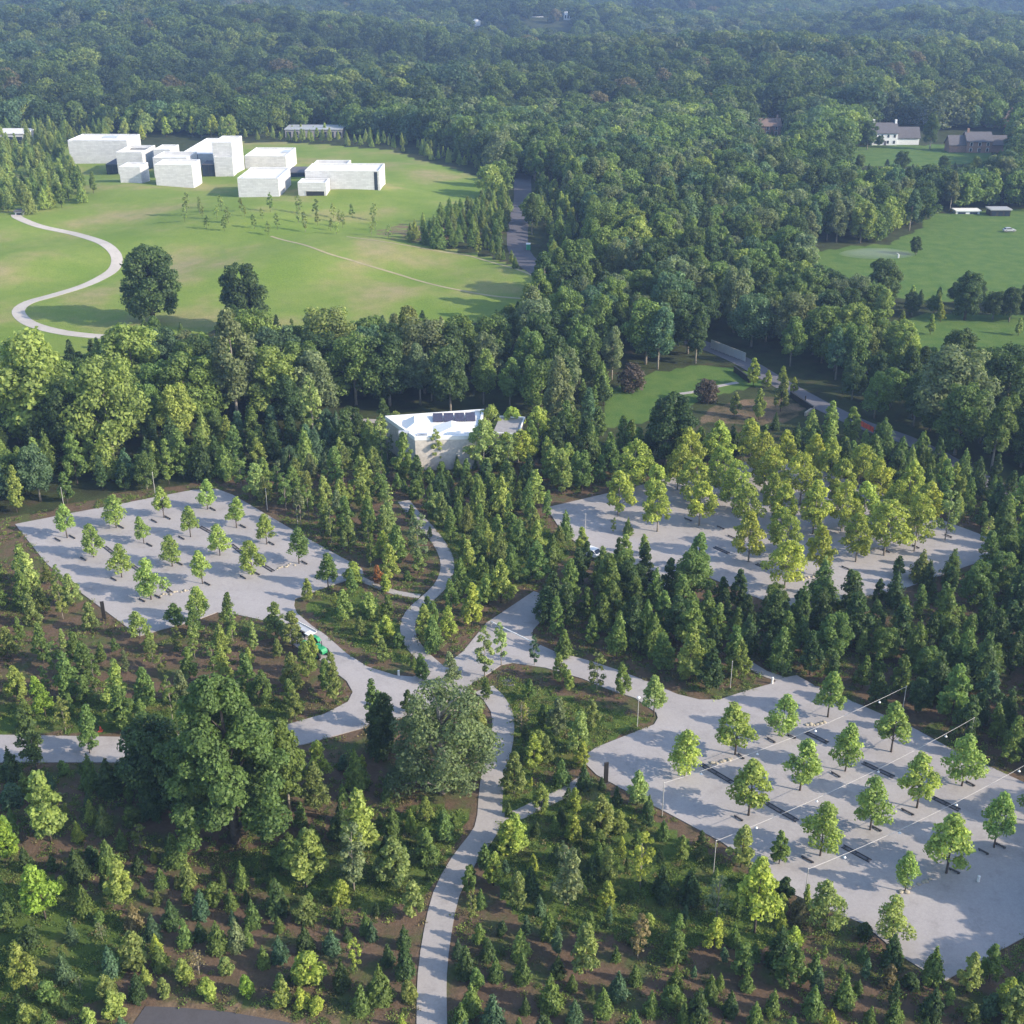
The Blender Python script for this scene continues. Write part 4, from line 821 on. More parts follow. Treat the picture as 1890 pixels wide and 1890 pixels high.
scatter([(1600, 610), (1700, 590), (1900, 610), (1900, 700), (1700, 720), (1640, 680)], 9, ['young', 'yellow'], (5, 8), 'LOYP', 'young trees on the right-hand grass', 21, 14)

scatter([(2010, 1010), (2400, 1010), (2500, 1400), (2500, 2000), (2010, 2000), (2030, 1500)], 6.0, ['tallwood', 'wood'], (11, 14.5), 'DDMM', 'tall trees along the right-hand side', 22, 46, .7)
# mature woods: the trees that show largest stand singly, the rest is one mass
OPEN = [MEADOW] + LAWNS[:4] + DIRTS[:2] + [PLANTING, GP([(-150, 285), (60, 240), (200, 250), (205, 345), (150, 380), (40, 402), (-150, 402)]), GP([(745, 445), (820, 408), (905, 372), (930, 330), (870, 290), (740, 258), (540, 244), (440, 254), (440, 300), (900, 340), (1030, 530), (985, 505)]),
        GP([(100, 330), (120, 246), (460, 252), (460, 330)]), GP([(1300, 625), (1380, 640), (1560, 740), (1640, 790), (1900, 900), (1900, 940), (1640, 840), (1500, 800), (1380, 700)]), GP([(560, 850), (610, 785), (740, 760), (1000, 770), (1060, 850)]), GP([(515, 262), (520, 240), (640, 240), (640, 262)]), GP([(1595, 275), (1600, 240), (1880, 240), (1880, 290)])]
rg = random.Random(77); woods = []
step = 7.6
for iy in range(int(220 / step), int(700 / step)):
    y = iy * step; half = y * .50 + 45
    for ix in range(int(-half / step), int(half / step) + 1):
        x = ix * step + rg.uniform(-.42, .42) * step + (iy % 2) * step * .5; yy = y + rg.uniform(-.42, .42) * step
        woods.append((x, yy))
wx = np.array([w[0] for w in woods]); wy = np.array([w[1] for w in woods]); bad = np.zeros(len(wx), bool)
for P in OPEN + PAVED: bad |= inside(P, wx, wy)
cand = []
for (x, y), b in zip(woods, bad):
    if b: continue
    key = rg.choice(['wood', 'wood', 'wood', 'tallwood', 'tallwood']); h = rg.uniform(12.0, 18.0); p = Vector((x, y, tz(x, y)))
    if x > 60 and y < 470: h *= .85
    if not free(x, y, h * CROWNW[key] * .62): continue
    ok = False
    for k in (1.0, .75, .5, .35):
        if open_view(p, h * k, key if k > .6 else 'young'): ok = True; h *= k; break
    if not ok: continue
    if k < .6: key = rg.choice(['young', 'slender', 'pine'])
    tone = rg.choice('DDDDDMMMMMLGGB'); px = project(p)
    cand.append((h / px[2], key, tone, p, h, px))
    claim(x, y, h * CROWNW[key] * .55)
cand.sort(key=lambda c: -c[0])
inview = [c for c in cand if -60 < c[5][0] < 1950]
MASS = [c for c in cand if not -60 < c[5][0] < 1950]
nw = {'wood': 0, 'tallwood': 0}
for c in inview:
    if c[1] in nw:
        if nw[c[1]] >= 200: MASS.append(c); continue
        nw[c[1]] += 1
    want(KNAME[c[1]] if c[1] in nw else 'small_woodland_tree', c[1], c[2], c[3], c[4], 'trees of the near woods')

# ------------------------------------------------------------------ put the trees up, each under a description of its own
ANCHORS = [((430, 1560), 'the leafy oak'), ((815, 1460), 'the spreading grey-green tree'), ((820, 868), 'the arrival hall front'), ((935, 855), 'the grey annex'), ((194, 1145), 'the tall dark sign by the left lot'),
           ((590, 1200), 'the green tractor'), ((945, 1170), 'the white barrier arm'), ((930, 1510), 'the footpath fork'), ((797, 1870), 'the bottom end of the footpath'), ((400, 1870), 'the asphalt yard'), ((0, 1380), 'the left end of the drive'), ((258, 1174), 'the front corner of the left lot'),
           ((28, 968), 'the left corner of the left lot'), ((400, 903), 'the rear corner of the left lot'), ((668, 1055), 'the right corner of the left lot'), ((757, 1157), 'the lower bend of the winding footpath'), ((824, 1040), 'the upper bend of the winding footpath'), ((1012, 940), 'the left corner of the rear lot'),
           ((1400, 850), 'the far corner of the rear lot'), ((1858, 1005), 'the right corner of the rear lot'), ((1480, 1122), 'the near corner of the rear lot'), ((1205, 1085), 'the white car by the rear lot'), ((1470, 1247), 'the stepped corner of the front right lot'), ((1740, 1815), 'the near corner of the front right lot'), ((1890, 1445), 'the right edge beside the front right lot'),
           ((1121, 1446), 'the tall dark sign by the front right lot'), ((1176, 1340), 'the lamp post on the island'), ((955, 1255), 'the black-railed culvert'), ((0, 1890), 'the bottom left corner'), ((1889, 1889), 'the bottom right corner'), ((1300, 1800), 'the middle of the lower right planting'), ((450, 1700), 'the middle of the lower left planting'),
           ((0, 1650), 'the left edge below the drive'), ((150, 1260), 'the middle of the left planting'), ((1650, 1180), 'the middle of the dark right planting'), ((1150, 1130), 'the middle of the grove before the rear lot'), ((284, 597), 'the leaning meadow tree'), ((455, 612), 'the rounder meadow tree'), ((217, 624), 'the lower end of the meadow path'), ((35, 396), 'the kiosk on the meadow path'),
           ((130, 302), 'the long low pavilion at the rear left'), ((480, 365), 'the large plain pavilion in front'), ((700, 355), 'the long slotted pavilion'), ((630, 250), 'the long low building by the woods'), ((965, 335), 'the far end of the service road'), ((955, 440), 'the middle of the service road'), ((1000, 505), 'the near end of the service road'), ((640, 600), 'the lower rim of the meadow'), ((900, 590), 'the right corner of the meadow'), ((0, 760), 'the left edge above the lot'),
           ((220, 850), 'the woods behind the left lot'), ((600, 790), 'the woodland footpath'), ((1166, 722), 'the larger purple-brown bush'), ((1306, 742), 'the smaller purple-brown bush'), ((1228, 862), 'the big dark tree by the rear lot'), ((1345, 650), 'the glass bridge railing'), ((1486, 738), 'the dark bollard on the bridge road'), ((1590, 785), 'the orange fence'), ((1760, 715), 'the round dark tree on the right-hand grass'),
           ((1800, 870), 'the lower end of the bridge road'), ((1500, 490), 'the left tip of the sports field'), ((1630, 560), 'the round tree at the field edge'), ((1780, 590), 'the broad dark tree below the field'), ((1890, 700), 'the right edge below the field'), ((1640, 268), 'the white house'), ((1810, 282), 'the long low house'), ((1400, 400), 'the woods above the bridge road'), ((1200, 450), 'the woods right of the service road'), ((1100, 620), 'the woods left of the bridge'), ((1050, 330), 'the woods at the head of the service road'), ((1420, 250), 'the brown-roofed house'), ((780, 250), 'the woods behind the far meadow edge'), ((1840, 395), 'the field shelter'), ((350, 720), 'the woods below the rounder meadow tree'), ((780, 720), 'the woods behind the arrival hall')]
APOS = [(G(*a), t) for a, t in ANCHORS]
ORD = ['nearest'] + [w + ' nearest' for w in 'second third fourth fifth sixth seventh eighth ninth tenth eleventh twelfth thirteenth fourteenth fifteenth sixteenth seventeenth eighteenth nineteenth twentieth'.split()] + ['twenty-' + w + ' nearest' for w in 'first second third fourth fifth sixth seventh eighth ninth'.split()] + ['thirtieth nearest'] + ['thirty-' + w + ' nearest' for w in 'first second third fourth fifth sixth seventh eighth ninth'.split()]
NTH = ['first', 'second', 'third', 'fourth', 'fifth', 'sixth', 'seventh', 'eighth', 'ninth', 'tenth', 'eleventh', 'twelfth', 'thirteenth', 'fourteenth', 'fifteenth', 'sixteenth', 'seventeenth', 'eighteenth', 'nineteenth', 'twentieth'] + ['twenty-' + w for w in 'first second third fourth fifth sixth seventh eighth ninth'.split()] + ['thirtieth'] + ['thirty-' + w for w in 'first second third fourth fifth sixth seventh eighth ninth'.split()]
LABEL = {}; bucket = {}
for t in TREES:
    if t[0] == 'young_broadleaf_tree' and t[5] in ('trees between the car parks', 'dense planting between the two right car parks', 'trees behind the rear car park', 'trees behind the left car park'): t[0] = 'grove_tree'
FIXED = {'oak_tree': 'huge leafy oak in the left foreground clearing', 'spreading_tree': 'broad grey-green spreading tree left of the footpath'}
for i, t in enumerate(TREES):
    name, key, tone, p, h, grp = t
    if name in FIXED: LABEL[i] = FIXED[name]
    elif grp in ('trees on the left car park', 'trees on the front right car park', 'yellowing trees on the rear car park'): bucket.setdefault(('lot', grp), []).append((project(p)[0], i))
    elif name == 'meadow_tree' and project(p)[0] < 600: LABEL[i] = 'dark ragged tree leaning over the meadow path' if project(p)[0] < 350 else 'dark rounded tree on the meadow below the pavilions'
    elif tone == 'V': LABEL[i] = 'larger purple-brown round bush on the fenced lawn' if project(p)[0] < 1250 else 'smaller purple-brown round bush beside the lawn path'
    else:
        a = min(range(len(APOS)), key=lambda k: (APOS[k][0] - p).length); bucket.setdefault((name, key, tone, a), []).append(((APOS[a][0] - p).length, i))
for kx, L in bucket.items():
    L.sort()
    for n, (_, i) in enumerate(L):
        if kx[0] == 'lot':
            LABEL[i] = {'trees on the left car park': 'neat round-crowned tree, {} from left on the left car park', 'trees on the front right car park': 'neat round-crowned tree, {} from left on the front right car park', 'yellowing trees on the rear car park': 'yellowing thin-crowned tree, {} from left on the rear car park'}[kx[1]].format(NTH[min(n, len(NTH) - 1)])
        else:
            w = KWORD.get(kx[1], kx[0].replace('_', ' '))
            if kx[0] == 'small_woodland_tree': w = 'wood-edge ' + w.replace('young ', '')
            if kx[0] == 'grove_tree': w = 'grove tree'
            LABEL[i] = '{} {}, {} {}'.format(TONE_WORD[kx[2]], w, ORD[min(n, len(ORD) - 1)], APOS[kx[3]][1])
CAT = {'shrub': 'shrub', 'bush': 'bush', 'conifer': 'conifer'}
def raise_tree(i, name, key, tone, p, h, grp):
    L = PROTO[key]; H, cm, tm = L[rnd.randrange(len(L))]; s = h / H
    r = link(name, None, None, (p.x, p.y, p.z - .05), rnd.uniform(0, 6.28)); r.empty_display_size = .1
    sw = s * rnd.uniform(.88, 1.14) if key not in ('oak', 'greyoak') else s
    r.scale = (sw, sw, s); tag(r, LABEL[i], CAT.get(key, 'tree'), grp)
    c = link('crown', cm, r); link('trunk', tm, r)
    tc = TONE[tone]; g = rnd.uniform(.82, 1.2); hs = rnd.uniform(-.08, .07)
    c['tone'] = [tc[0] * g * (1 + hs), tc[1] * g, tc[2] * g * (1 - hs)]
    if key == 'oak':
        r.rotation_euler[2] = .4
    return r
for i, t in enumerate(TREES): raise_tree(i, *t)

# ------------------------------------------------------------------ the far woods, the grass tufts: masses nobody could count
def far_protos():
    out = []
    for s in range(201, 207):
        rg_ = random.Random(s); H = 14.0
        cm, c, rr = lobed(s, H, 15.5 * rg_.uniform(.75, 1.25), 2.0, rg_.choice(['broad', 'round', 'ovate']), 30, 2600, .46, .17, .08)
        out.append(bpy.data.objects.new('far_crown', cm))
    return out
def tuft_protos():
    out = []
    for s in range(3):
        rng = np.random.default_rng(300 + s); n = 46
        pos = np.stack([rng.normal(scale=.28, size=n), rng.normal(scale=.28, size=n), np.abs(rng.normal(scale=.12, size=n)) + .05], 1)
        nrm = rng.normal(size=(n, 3)) + np.array([0, 0, .6])
        out.append(bpy.data.objects.new('tuft', leaves_mesh('tuft', pos, nrm, .085, rng)))
    return out

def mass(name, label, cat, pts, protos, scales, tones, seed):
    """One object: shapes set on points by a node group."""
    rng = np.random.default_rng(seed); n = len(pts)
    me = bpy.data.meshes.new(name); me.vertices.add(n); me.vertices.foreach_set('co', np.asarray(pts, np.float32).ravel()); me.update()
    for nm, tp, fld, val in (('size', 'FLOAT_VECTOR', 'vector', np.asarray(scales, np.float32)), ('turn', 'FLOAT', 'value', rng.uniform(0, 6.28, n).astype(np.float32)), ('pick', 'INT', 'value', rng.integers(0, len(protos), n).astype(np.int32)), ('tone', 'FLOAT_VECTOR', 'vector', np.asarray(tones, np.float32))):
        me.attributes.new(nm, tp, 'POINT').data.foreach_set(fld, np.ascontiguousarray(val).ravel())
    o = link(name, me); tag(o, label, cat, None, 'stuff')
    ng = bpy.data.node_groups.new(name + '_nodes', 'GeometryNodeTree'); ng.is_modifier = True
    ng.interface.new_socket('Geometry', in_out='INPUT', socket_type='NodeSocketGeometry'); ng.interface.new_socket('Geometry', in_out='OUTPUT', socket_type='NodeSocketGeometry')
    N = ng.nodes; L = ng.links; gi = N.new('NodeGroupInput'); go = N.new('NodeGroupOutput'); ip = N.new('GeometryNodeInstanceOnPoints')
    g2i = N.new('GeometryNodeJoinGeometry')
    for p in reversed(protos):
        oi = N.new('GeometryNodeObjectInfo'); oi.inputs['Object'].default_value = p; oi.inputs['As Instance'].default_value = True; L.new(oi.outputs['Geometry'], g2i.inputs[0])
    def attr(nm, tp):
        a = N.new('GeometryNodeInputNamedAttribute'); a.data_type = tp; a.inputs['Name'].default_value = nm; return a.outputs[0]
    cx = N.new('ShaderNodeCombineXYZ'); L.new(attr('turn', 'FLOAT'), cx.inputs[2])
    L.new(gi.outputs[0], ip.inputs['Points']); L.new(g2i.outputs[0], ip.inputs['Instance']); ip.inputs['Pick Instance'].default_value = True
    L.new(attr('pick', 'INT'), ip.inputs['Instance Index']); L.new(cx.outputs[0], ip.inputs['Rotation']); L.new(attr('size', 'FLOAT_VECTOR'), ip.inputs['Scale'])
    L.new(ip.outputs[0], go.inputs[0])
    md = o.modifiers.new('set_out', 'NODES'); md.node_group = ng
    return o

FAR = far_protos()
rng = np.random.default_rng(9)
pts = []; scl = []; ton = []
tl = np.array([TONE[k] for k in 'DDDMDMMMLGBN']) * .64
for c in MASS:
    pts.append(tuple(c[3])); s = c[4] / 14.0; scl.append((s, s, s)); ton.append(np.array(TONE[c[2]]) * rng.uniform(.8, 1.2))
d = 690.0
gx = []; gy = []
while d < 4600:
    stp = 10.5 + (d - 690) / 380.0; half = d * .50 + 60; k = int(2 * half / stp)
    gx.append(np.linspace(-half, half, k) + rng.uniform(-.45, .45, k) * stp); gy.append(np.full(k, d) + rng.uniform(-.45, .45, k) * stp); d += stp
gx = np.concatenate(gx); gy = np.concatenate(gy); bad = np.zeros(len(gx), bool)
for P in OPEN: bad |= inside(P, gx, gy)
gx, gy = gx[~bad], gy[~bad]; gz = terrain(gx, gy)
patch = np.sin(gx / 61 + 2 * np.sin(gy / 83)) * np.sin(gy / 71 + gx / 160)
hh = (13.0 + 4.5 * patch + rng.uniform(-5, 7, len(gx))) * np.clip(1 + (gy - 690) / 5000, 1, 1.6)
keep = rng.uniform(size=len(gx)) > .13
far_px = PX[PX[:, 1] < 300]
for k in np.nonzero(gy < 2300)[0]:
    p = Vector((gx[k], gy[k], gz[k]))
    if not open_view(p, hh[k] * 1.05, 'wood', 1.5 if gy[k] < 1000 else 1.25): keep[k] = False
gx, gy, gz, hh, patch = gx[keep], gy[keep], gz[keep], hh[keep], patch[keep]
idx = np.clip(((patch + 1) * .5 * (len(tl) - 1) + rng.normal(scale=2.0, size=len(gx))).astype(int), 0, len(tl) - 2)
idx[rng.uniform(size=len(gx)) < .015] = len(tl) - 1
pts += list(np.stack([gx, gy, gz], 1)); s = hh / 14.0; w = s * np.clip(1 + (gy - 690) / 3500, 1, 1.7) * rng.uniform(.72, 1.3, len(gx))
scl += list(np.stack([w, w, s], 1)); ton += list(tl[idx] * rng.uniform(.75, 1.3, (len(gx), 1)))
mass('far_woods', 'unbroken dark green woods reaching to the hazy hills', 'woods', np.array([tuple(p) for p in pts]), FAR, np.array(scl), np.array(ton), 3)

TUFT = tuft_protos()
tx = rng.uniform(-95, 110, 110000); ty = rng.uniform(70, 270, 110000)
okk = inside(PLANTING, tx, ty) & (np.abs(tx) < ty * .55 + 12)
for P in PAVED: okk &= ~inside(P, tx, ty)
gr = np.zeros(len(tx), bool)
for P in GRASSY: gr |= inside(P, tx, ty)
cl = np.sin(tx / 5.1 + 2 * np.sin(ty / 7.3)) * np.sin(ty / 4.3 + 1.5 * np.sin(tx / 6.1))
okk &= (cl + rng.uniform(-.9, .9, len(tx)) > np.where(gr, -.6, .35)); tx, ty = tx[okk], ty[okk]
s = rng.uniform(.45, 1.15, len(tx))
tt = np.array([TONE[k] for k in 'MMONLMD'])[rng.integers(0, 7, len(tx))] * rng.uniform(.8, 1.2, (len(tx), 1))
mass('weeds', 'low weeds and grass tufts between the young trees', 'weeds', np.stack([tx, ty, terrain(tx, ty)], 1), TUFT, np.stack([s, s, s], 1), tt, 4)

# ------------------------------------------------------------------ haze over the far hills
hb = MB().box(-6500, 6500, -200, 8200, -60, 185).build('haze', M['white'])
hb.data.materials.clear(); hm = bpy.data.materials.new('haze'); hm.use_nodes = True; nt = hm.node_tree; nt.nodes.clear()
ho = nt.nodes.new('ShaderNodeOutputMaterial'); hv = nt.nodes.new('ShaderNodeVolumePrincipled')
hv.inputs['Color'].default_value = (.38, .58, 1.0, 1); hv.inputs['Density'].default_value = .00018; hv.inputs['Anisotropy'].default_value = .1
nt.links.new(hv.outputs[0], ho.inputs['Volume']); hb.data.materials.append(hm); tag(hb, 'pale blue haze lying over the far woods', 'haze', None, 'stuff')
print('TREES', len(TREES), 'MASS', len(MASS), 'FAR', len(gx), 'TUFT', len(tx))

# ------------------------------------------------------------------ poles, cables and lamps
def above(px, py, h):
    d = ray(px, py); t = (h - CAM_H) / d.z; p = CAM + d * t; return Vector((p.x, p.y, 0))
def pole(label, px, py, h=5.0, group='slim poles round the car parks', head=False):
    p = above(px, py, h); t = thing('lamp_pole', label, 'pole', p, 0, group)
    MB().tube([(0, 0, 0), (0, 0, h)], [.055, .04], 8).build('shaft', M['galv'], t)
    MB().lathe([(.16, 0), (.16, .10), (.10, .14)], 10).build('base', M['steel'], t)
    if head: MB().lathe([(.05, h - .05), (.20, h + .02), (.22, h + .18), (.08, h + .26)], 10).build('lamp_head', M['white'], t)
    else: MB().lathe([(.06, h - .02), (.08, h + .05), (.02, h + .10)], 8).build('cap', M['galv'], t)
    return p + Vector((0, 0, h))
ends = []
for (a, b, ha, word) in (((1673, 1267), (1226, 1445), 5.0, 'rear'), ((1798, 1325), (1322, 1552), 5.0, 'middle'), ((1930, 1390), (1492, 1604), 5.0, 'front')):
    A = pole('slim pole at the far end of the %s overhead cable, front right car park' % word, *a, ha); B = pole('slim pole at the near end of the %s overhead cable, front right car park' % word, *b, ha)
    o = tag(link('overhead_cable', None, None, (0, 0, 0)), '%s of three pale cables strung across the front right car park' % word, 'cable', 'overhead cables')
    o.location = A; pts_ = []
    for k in range(25):
        u = k / 24; pts_.append(A.lerp(B, u) - A - Vector((0, 0, .9 * 4 * u * (1 - u))))
    MB().tube(pts_, .024, 5).build('cable', M['galv'], o)
    for u, w2 in ((.12, 'far'), (.40, 'second'), (.64, 'third'), (.86, 'near')):
        q = A.lerp(B, u) - Vector((0, 0, .9 * 4 * u * (1 - u)))
        l = thing('pendant_lamp', '%s white pendant lamp on the %s overhead cable' % (w2, word), 'lamp', q, 0, 'pendant lamps over the front right car park')
        MB().tube([(0, 0, .02), (0, 0, -.35)], .02, 5).build('stem', M['galv'], l)
        MB().lathe([(.04, -.30), (.17, -.46), (.16, -.51), (.04, -.45)], 10).build('lamp_shade', M['white'], l)
for x, y, h, lb in ((112, 900, 5, 'slim pole behind the left end of the left car park'), (281, 872, 5, 'slim pole behind the middle of the left car park'), (490, 902, 4.5, 'slim pole behind the rear corner of the left car park, nearer the corner'), (546, 926, 4.5, 'slim pole right of the left car park, beside the bank'), (1352, 1221, 4.5, 'slim pole in the dark grove by the stepped car park corner'), (1081, 948, 4.5, 'slim pale pole at the left end of the rear car park')):
    pole(lb, x, y, h)
pole('lamp post with white head on the planted island', 1179, 1289, 4.6, 'lamp posts', True)

# ------------------------------------------------------------------ car park furniture
def flat(px, py): return above(px, py, .10) + Vector((0, 0, .10))
def between(a, b): d = b - a; return math.atan2(d.y, d.x), d.length
RAILS = [((1487, 1352), (1528, 1372)), ((1294, 1411), (1352, 1445)), ((1592, 1408), (1650, 1435)), ((1413, 1482), (1472, 1516)), ((1721, 1472), (1771, 1496)), ((1555, 1562), (1607, 1590)),
         ((369, 972), (396, 987)), ((193, 1009), (210, 1022)), ((427, 1005), (447, 1021)), ((244, 1044), (268, 1061)), ((298, 1080), (315, 1094)), ((477, 1038), (505, 1055)), ((1318, 1010), (1345, 1022)), ((1396, 1041), (1419, 1051))]
def order_word(i, xs): return NTH[sorted(range(len(xs)), key=lambda k: (xs[k], k)).index(i)]
bed_names = ['front right car park'] * 6 + ['left car park'] * 6 + ['rear car park'] * 2
for i, (a, b) in enumerate(RAILS):
    A, B = flat(*a), flat(*b); an, L = between(A, B)
    same = [j for j in range(len(RAILS)) if bed_names[j] == bed_names[i]]; xs = [RAILS[j][0][0] for j in same]
    t = thing('drainage_bed', 'narrow dark-edged drainage bed, %s from left on the %s' % (order_word(same.index(i), xs), bed_names[i]), 'bed', A, an, 'drainage beds on the car parks')
    for y in (-.28, .28): MB().box(0, L, y - .05, y + .05, 0, .13, .02).build('edge_rail', M['darkasphalt'], t)
    MB().box(.05, L - .05, -.22, .22, -.05, .04).build('gravel', M['road'], t)
    for k in range(3): MB().box(L * (.1 + .4 * k) - .05, L * (.1 + .4 * k) + .05, -.25, .25, .1, .16).build('cross_bar', M['steel'], t)
STOPS = [((1355, 1507), (1367, 1514)), ((1416, 1363), (1431, 1372)), ((1534, 1426), (1551, 1436)), ((1663, 1494), (1687, 1506)), ((1479, 1582), (1502, 1594)), ((1805, 1568), (1822, 1577)), ((1782, 1443), (1795, 1450)), ((1836, 1557), (1852, 1565)), ((1751, 1604), (1766, 1611)), ((1609, 1526), (1622, 1533)), ((1362, 1392), (1370, 1399)), ((1453, 1357), (1467, 1363))]
nr = len(STOPS)
for x, y in ((315, 700), (395, 685), (660, 630), (840, 598), (915, 580), (1160, 533), (1325, 627), (815, 728), (990, 690), (455, 805), (980, 830), (1480, 720), (620, 915), (1660, 825), (775, 1030), (860, 1010), (1130, 940), (1325, 905), (1400, 883)):
    px, py = x / 2.953, 760 + y / 2.953; STOPS.append(((px - 5.5, py - 3), (px + 5.5, py + 3)))
for x, y in ((1680, 992), (1690, 1010), (1636, 1018), (1560, 1049), (1330, 975), (1350, 992), (1270, 960), (1750, 990)): STOPS.append(((x - 7, y - 3), (x + 7, y + 3)))
place = ['front right car park'] * nr + ['left car park'] * 19 + ['rear car park'] * 8
for i, (a, b) in enumerate(STOPS):
    A, B = flat(*a), flat(*b); an, L = between(A, B); L = max(L, 1.3)
    same = [j for j in range(len(STOPS)) if place[j] == place[i]]; xs = [STOPS[j][0][0] for j in same]
    t = thing('wheel_stop', 'short dark wheel stop, %s from left on the %s' % (order_word(same.index(i), xs), place[i]), 'wheel stop', A, an, 'dark wheel stops')
    MB().box(0, L, -.08, .08, .10, .26, .02).build('beam', M['darkasphalt'], t)
    for k in (.15, .85): MB().box(L * k - .08, L * k + .08, -.09, .09, 0, .11).build('foot', M['steel'], t)
def boulder(seed):
    rg_ = random.Random(seed); b = MB(); prof = [(.02, 0), (.30, .02), (.36, .14), (.28, .28), (.12, .36)]; b.lathe(prof, 8)
    b.v = [(x * rg_.uniform(.75, 1.2), y * rg_.uniform(.75, 1.2), z * rg_.uniform(.8, 1.2)) for x, y, z in b.v]
    return mesh('boulder', b.v, b.f, M['stone'], True)
BM = [boulder(k) for k in range(4)]
for (a, b, n, where) in (((1305, 1413), (1352, 1399), 9, 'left of the front right lot centre'), ((1484, 1340), (1522, 1332), 7, 'at the front right lot rear'), ((1660, 1650), (1722, 1622), 8, 'at the front right lot near end'), ((508, 1052), (545, 1040), 7, 'by the left lot right corner'), ((292, 1100), (362, 1084), 11, 'across the left lot front'), ((1470, 1072), (1508, 1060), 6, 'on the rear lot near side'), ((1590, 1022), (1625, 1012), 5, 'on the rear lot right side')):
    for k in range(n):
        u = (k + .5) / n; p = flat(a[0] + (b[0] - a[0]) * u + rnd.uniform(-2, 2), a[1] + (b[1] - a[1]) * u + rnd.uniform(-2.5, 2.5))
        o = link('boulder', BM[k % 4], None, p - Vector((0, 0, .03)), rnd.uniform(0, 6)); s_ = rnd.uniform(.4, .9); o.scale = (s_ * 1.3, s_, s_ * .8)
        tag(o, 'pale boulder, %s from left in the row %s' % (NTH[k], where), 'boulder', 'pale boulders %s' % where)
for lb, bx, by, ty in (('tall dark sign slab at the left corner of the front right car park', 1118, 1446, 1407), ('tall dark sign slab at the front edge of the left car park', 193, 1144, 1110)):
    p = G(bx, by); h = height_for(p, ty); t = thing('sign_slab', lb, 'sign', p, R(15), 'dark sign slabs')
    MB().box(-.28, .28, -.09, .09, .12, h, .03).build('panel', M['steel'], t); MB().box(-.42, .42, -.22, .22, 0, .12).build('foot', M['darkasphalt'], t)
for lb, x, y, m_, hh_ in (('small white bollard at the drive edge near the junction', 736, 1248, 'white', .8), ('small white bollard by the stepped corner of the front right car park', 1425, 1262, 'white', .9), ('dark bollard standing on the bridge road', 1486, 742, 'steel', 1.3), ('white bollard alone on the shaded front right paving', 1805, 1628, 'white', .7)):
    t = thing('bollard', lb, 'bollard', G(x, y, .08), 0, 'bollards')
    MB().tube([(0, 0, 0), (0, 0, hh_)], [.16, .14], 10).build('post', M[m_], t); MB().lathe([(.15, hh_), (.17, hh_ + .06), (.06, hh_ + .12)], 10).build('cap', M[m_], t)
t = thing('traffic_cone', 'orange traffic cone on the grass above the drive', 'cone', G(186, 1349))
MB().lathe([(.22, .05), (.05, .75)], 10).build('body', M['orange'], t); MB().box(-.28, .28, -.28, .28, 0, .06).build('foot', M['orange'], t)
# barrier arm over the drive
A, B = above(983, 1185, 1.0), above(906, 1147, 1.0); an, L = between(A, B)
t = thing('barrier_gate', 'long white barrier arm across the drive at the junction', 'barrier', A, an)
MB().box(-1.0, L, -.07, .07, .93, 1.07, .02).build('arm', M['white'], t); MB().box(-.25, .25, -.22, .22, 0, 1.2, .05).build('housing', M['galv'], t)
MB().box(L - .1, L + .02, -.1, .1, 0, .92).build('rest_post', M['galv'], t); MB().box(-1.25, -.85, -.14, .14, .85, 1.15).build('counterweight', M['steel'], t)
# culvert with railing
cp = GP([(918, 1262), (924, 1252), (934, 1246), (945, 1247), (954, 1253), (960, 1262)])
t = thing('culvert_railing', 'curved black railing round the small culvert by the junction', 'railing', cp[0])
L_ = smooth_line([(p.x, p.y) for p in cp], .5); b = MB(); b.tube([(p.x - cp[0].x, p.y - cp[0].y, .95) for p in L_], .05, 6).build('top_rail', M['steel'], t)
MB().tube([(p.x - cp[0].x, p.y - cp[0].y, .5) for p in L_], .03, 6).build('mid_rail', M['steel'], t)
for p in L_[::3]: MB().tube([(p.x - cp[0].x, p.y - cp[0].y, 0), (p.x - cp[0].x, p.y - cp[0].y, .95)], .04, 6).build('post', M['steel'], t)
slab('culvert_apron', GP([(926, 1256), (942, 1250), (956, 1258), (948, 1266), (930, 1266)]), M['road'], .03, .5)
# bridge road: dark low walls, glazed railing, orange fence
def wall_run(label, pts, h, th, name='low_wall', m='steel'):
    P = GP(pts); an, L = between(P[0], P[1]); t = thing(name, label, 'wall', P[0], an, 'dark low walls by the bridge road')
    MB().box(0, L, -th / 2, th / 2, -.5, h).build('wall', M[m], t); MB().box(-.05, L + .05, -th / 2 - .05, th / 2 + .05, h, h + .08).build('coping', M[m], t)
wall_run('dark low wall beside the bridge road, upper stretch by the lawn', [(1355, 686), (1384, 707)], 1.3, .4)
wall_run('dark low wall beside the bridge road, lower stretch by the bare soil', [(1459, 733), (1499, 760)], 1.3, .4)
wall_run('pale low wall end meeting the lower dark wall', [(1486, 768), (1502, 757)], .8, .4, m='stone')
P = GP([(1312, 643), (1375, 668)]); an, L = between(*P)
t = thing('bridge_railing', 'pale grey panelled bridge railing among the trees', 'railing', P[0], an)
np_ = 9
for k in range(np_):
    MB().box(L * k / np_ + .06, L * (k + 1) / np_ - .06, -.03, .03, .15, 2.1).build('panel', M['silver'], t)
for k in range(np_ + 1): MB().box(L * k / np_ - .05, L * k / np_ + .05, -.06, .06, 0, 2.2).build('post', M['galv'], t)
MB().box(0, L, -.08, .08, 2.21, 2.3).build('top_rail', M['galv'], t)
P = GP([(1581, 783), (1612, 799)]); an, L = between(*P)
t = thing('safety_fence', 'orange mesh safety fence beside the bridge road', 'fence', P[0], an)
for k in range(5): MB().box(L * k / 5 + .04, L * (k + 1) / 5 - .04, -.02, .02, .1, 1.25).build('panel', M['orange'], t)
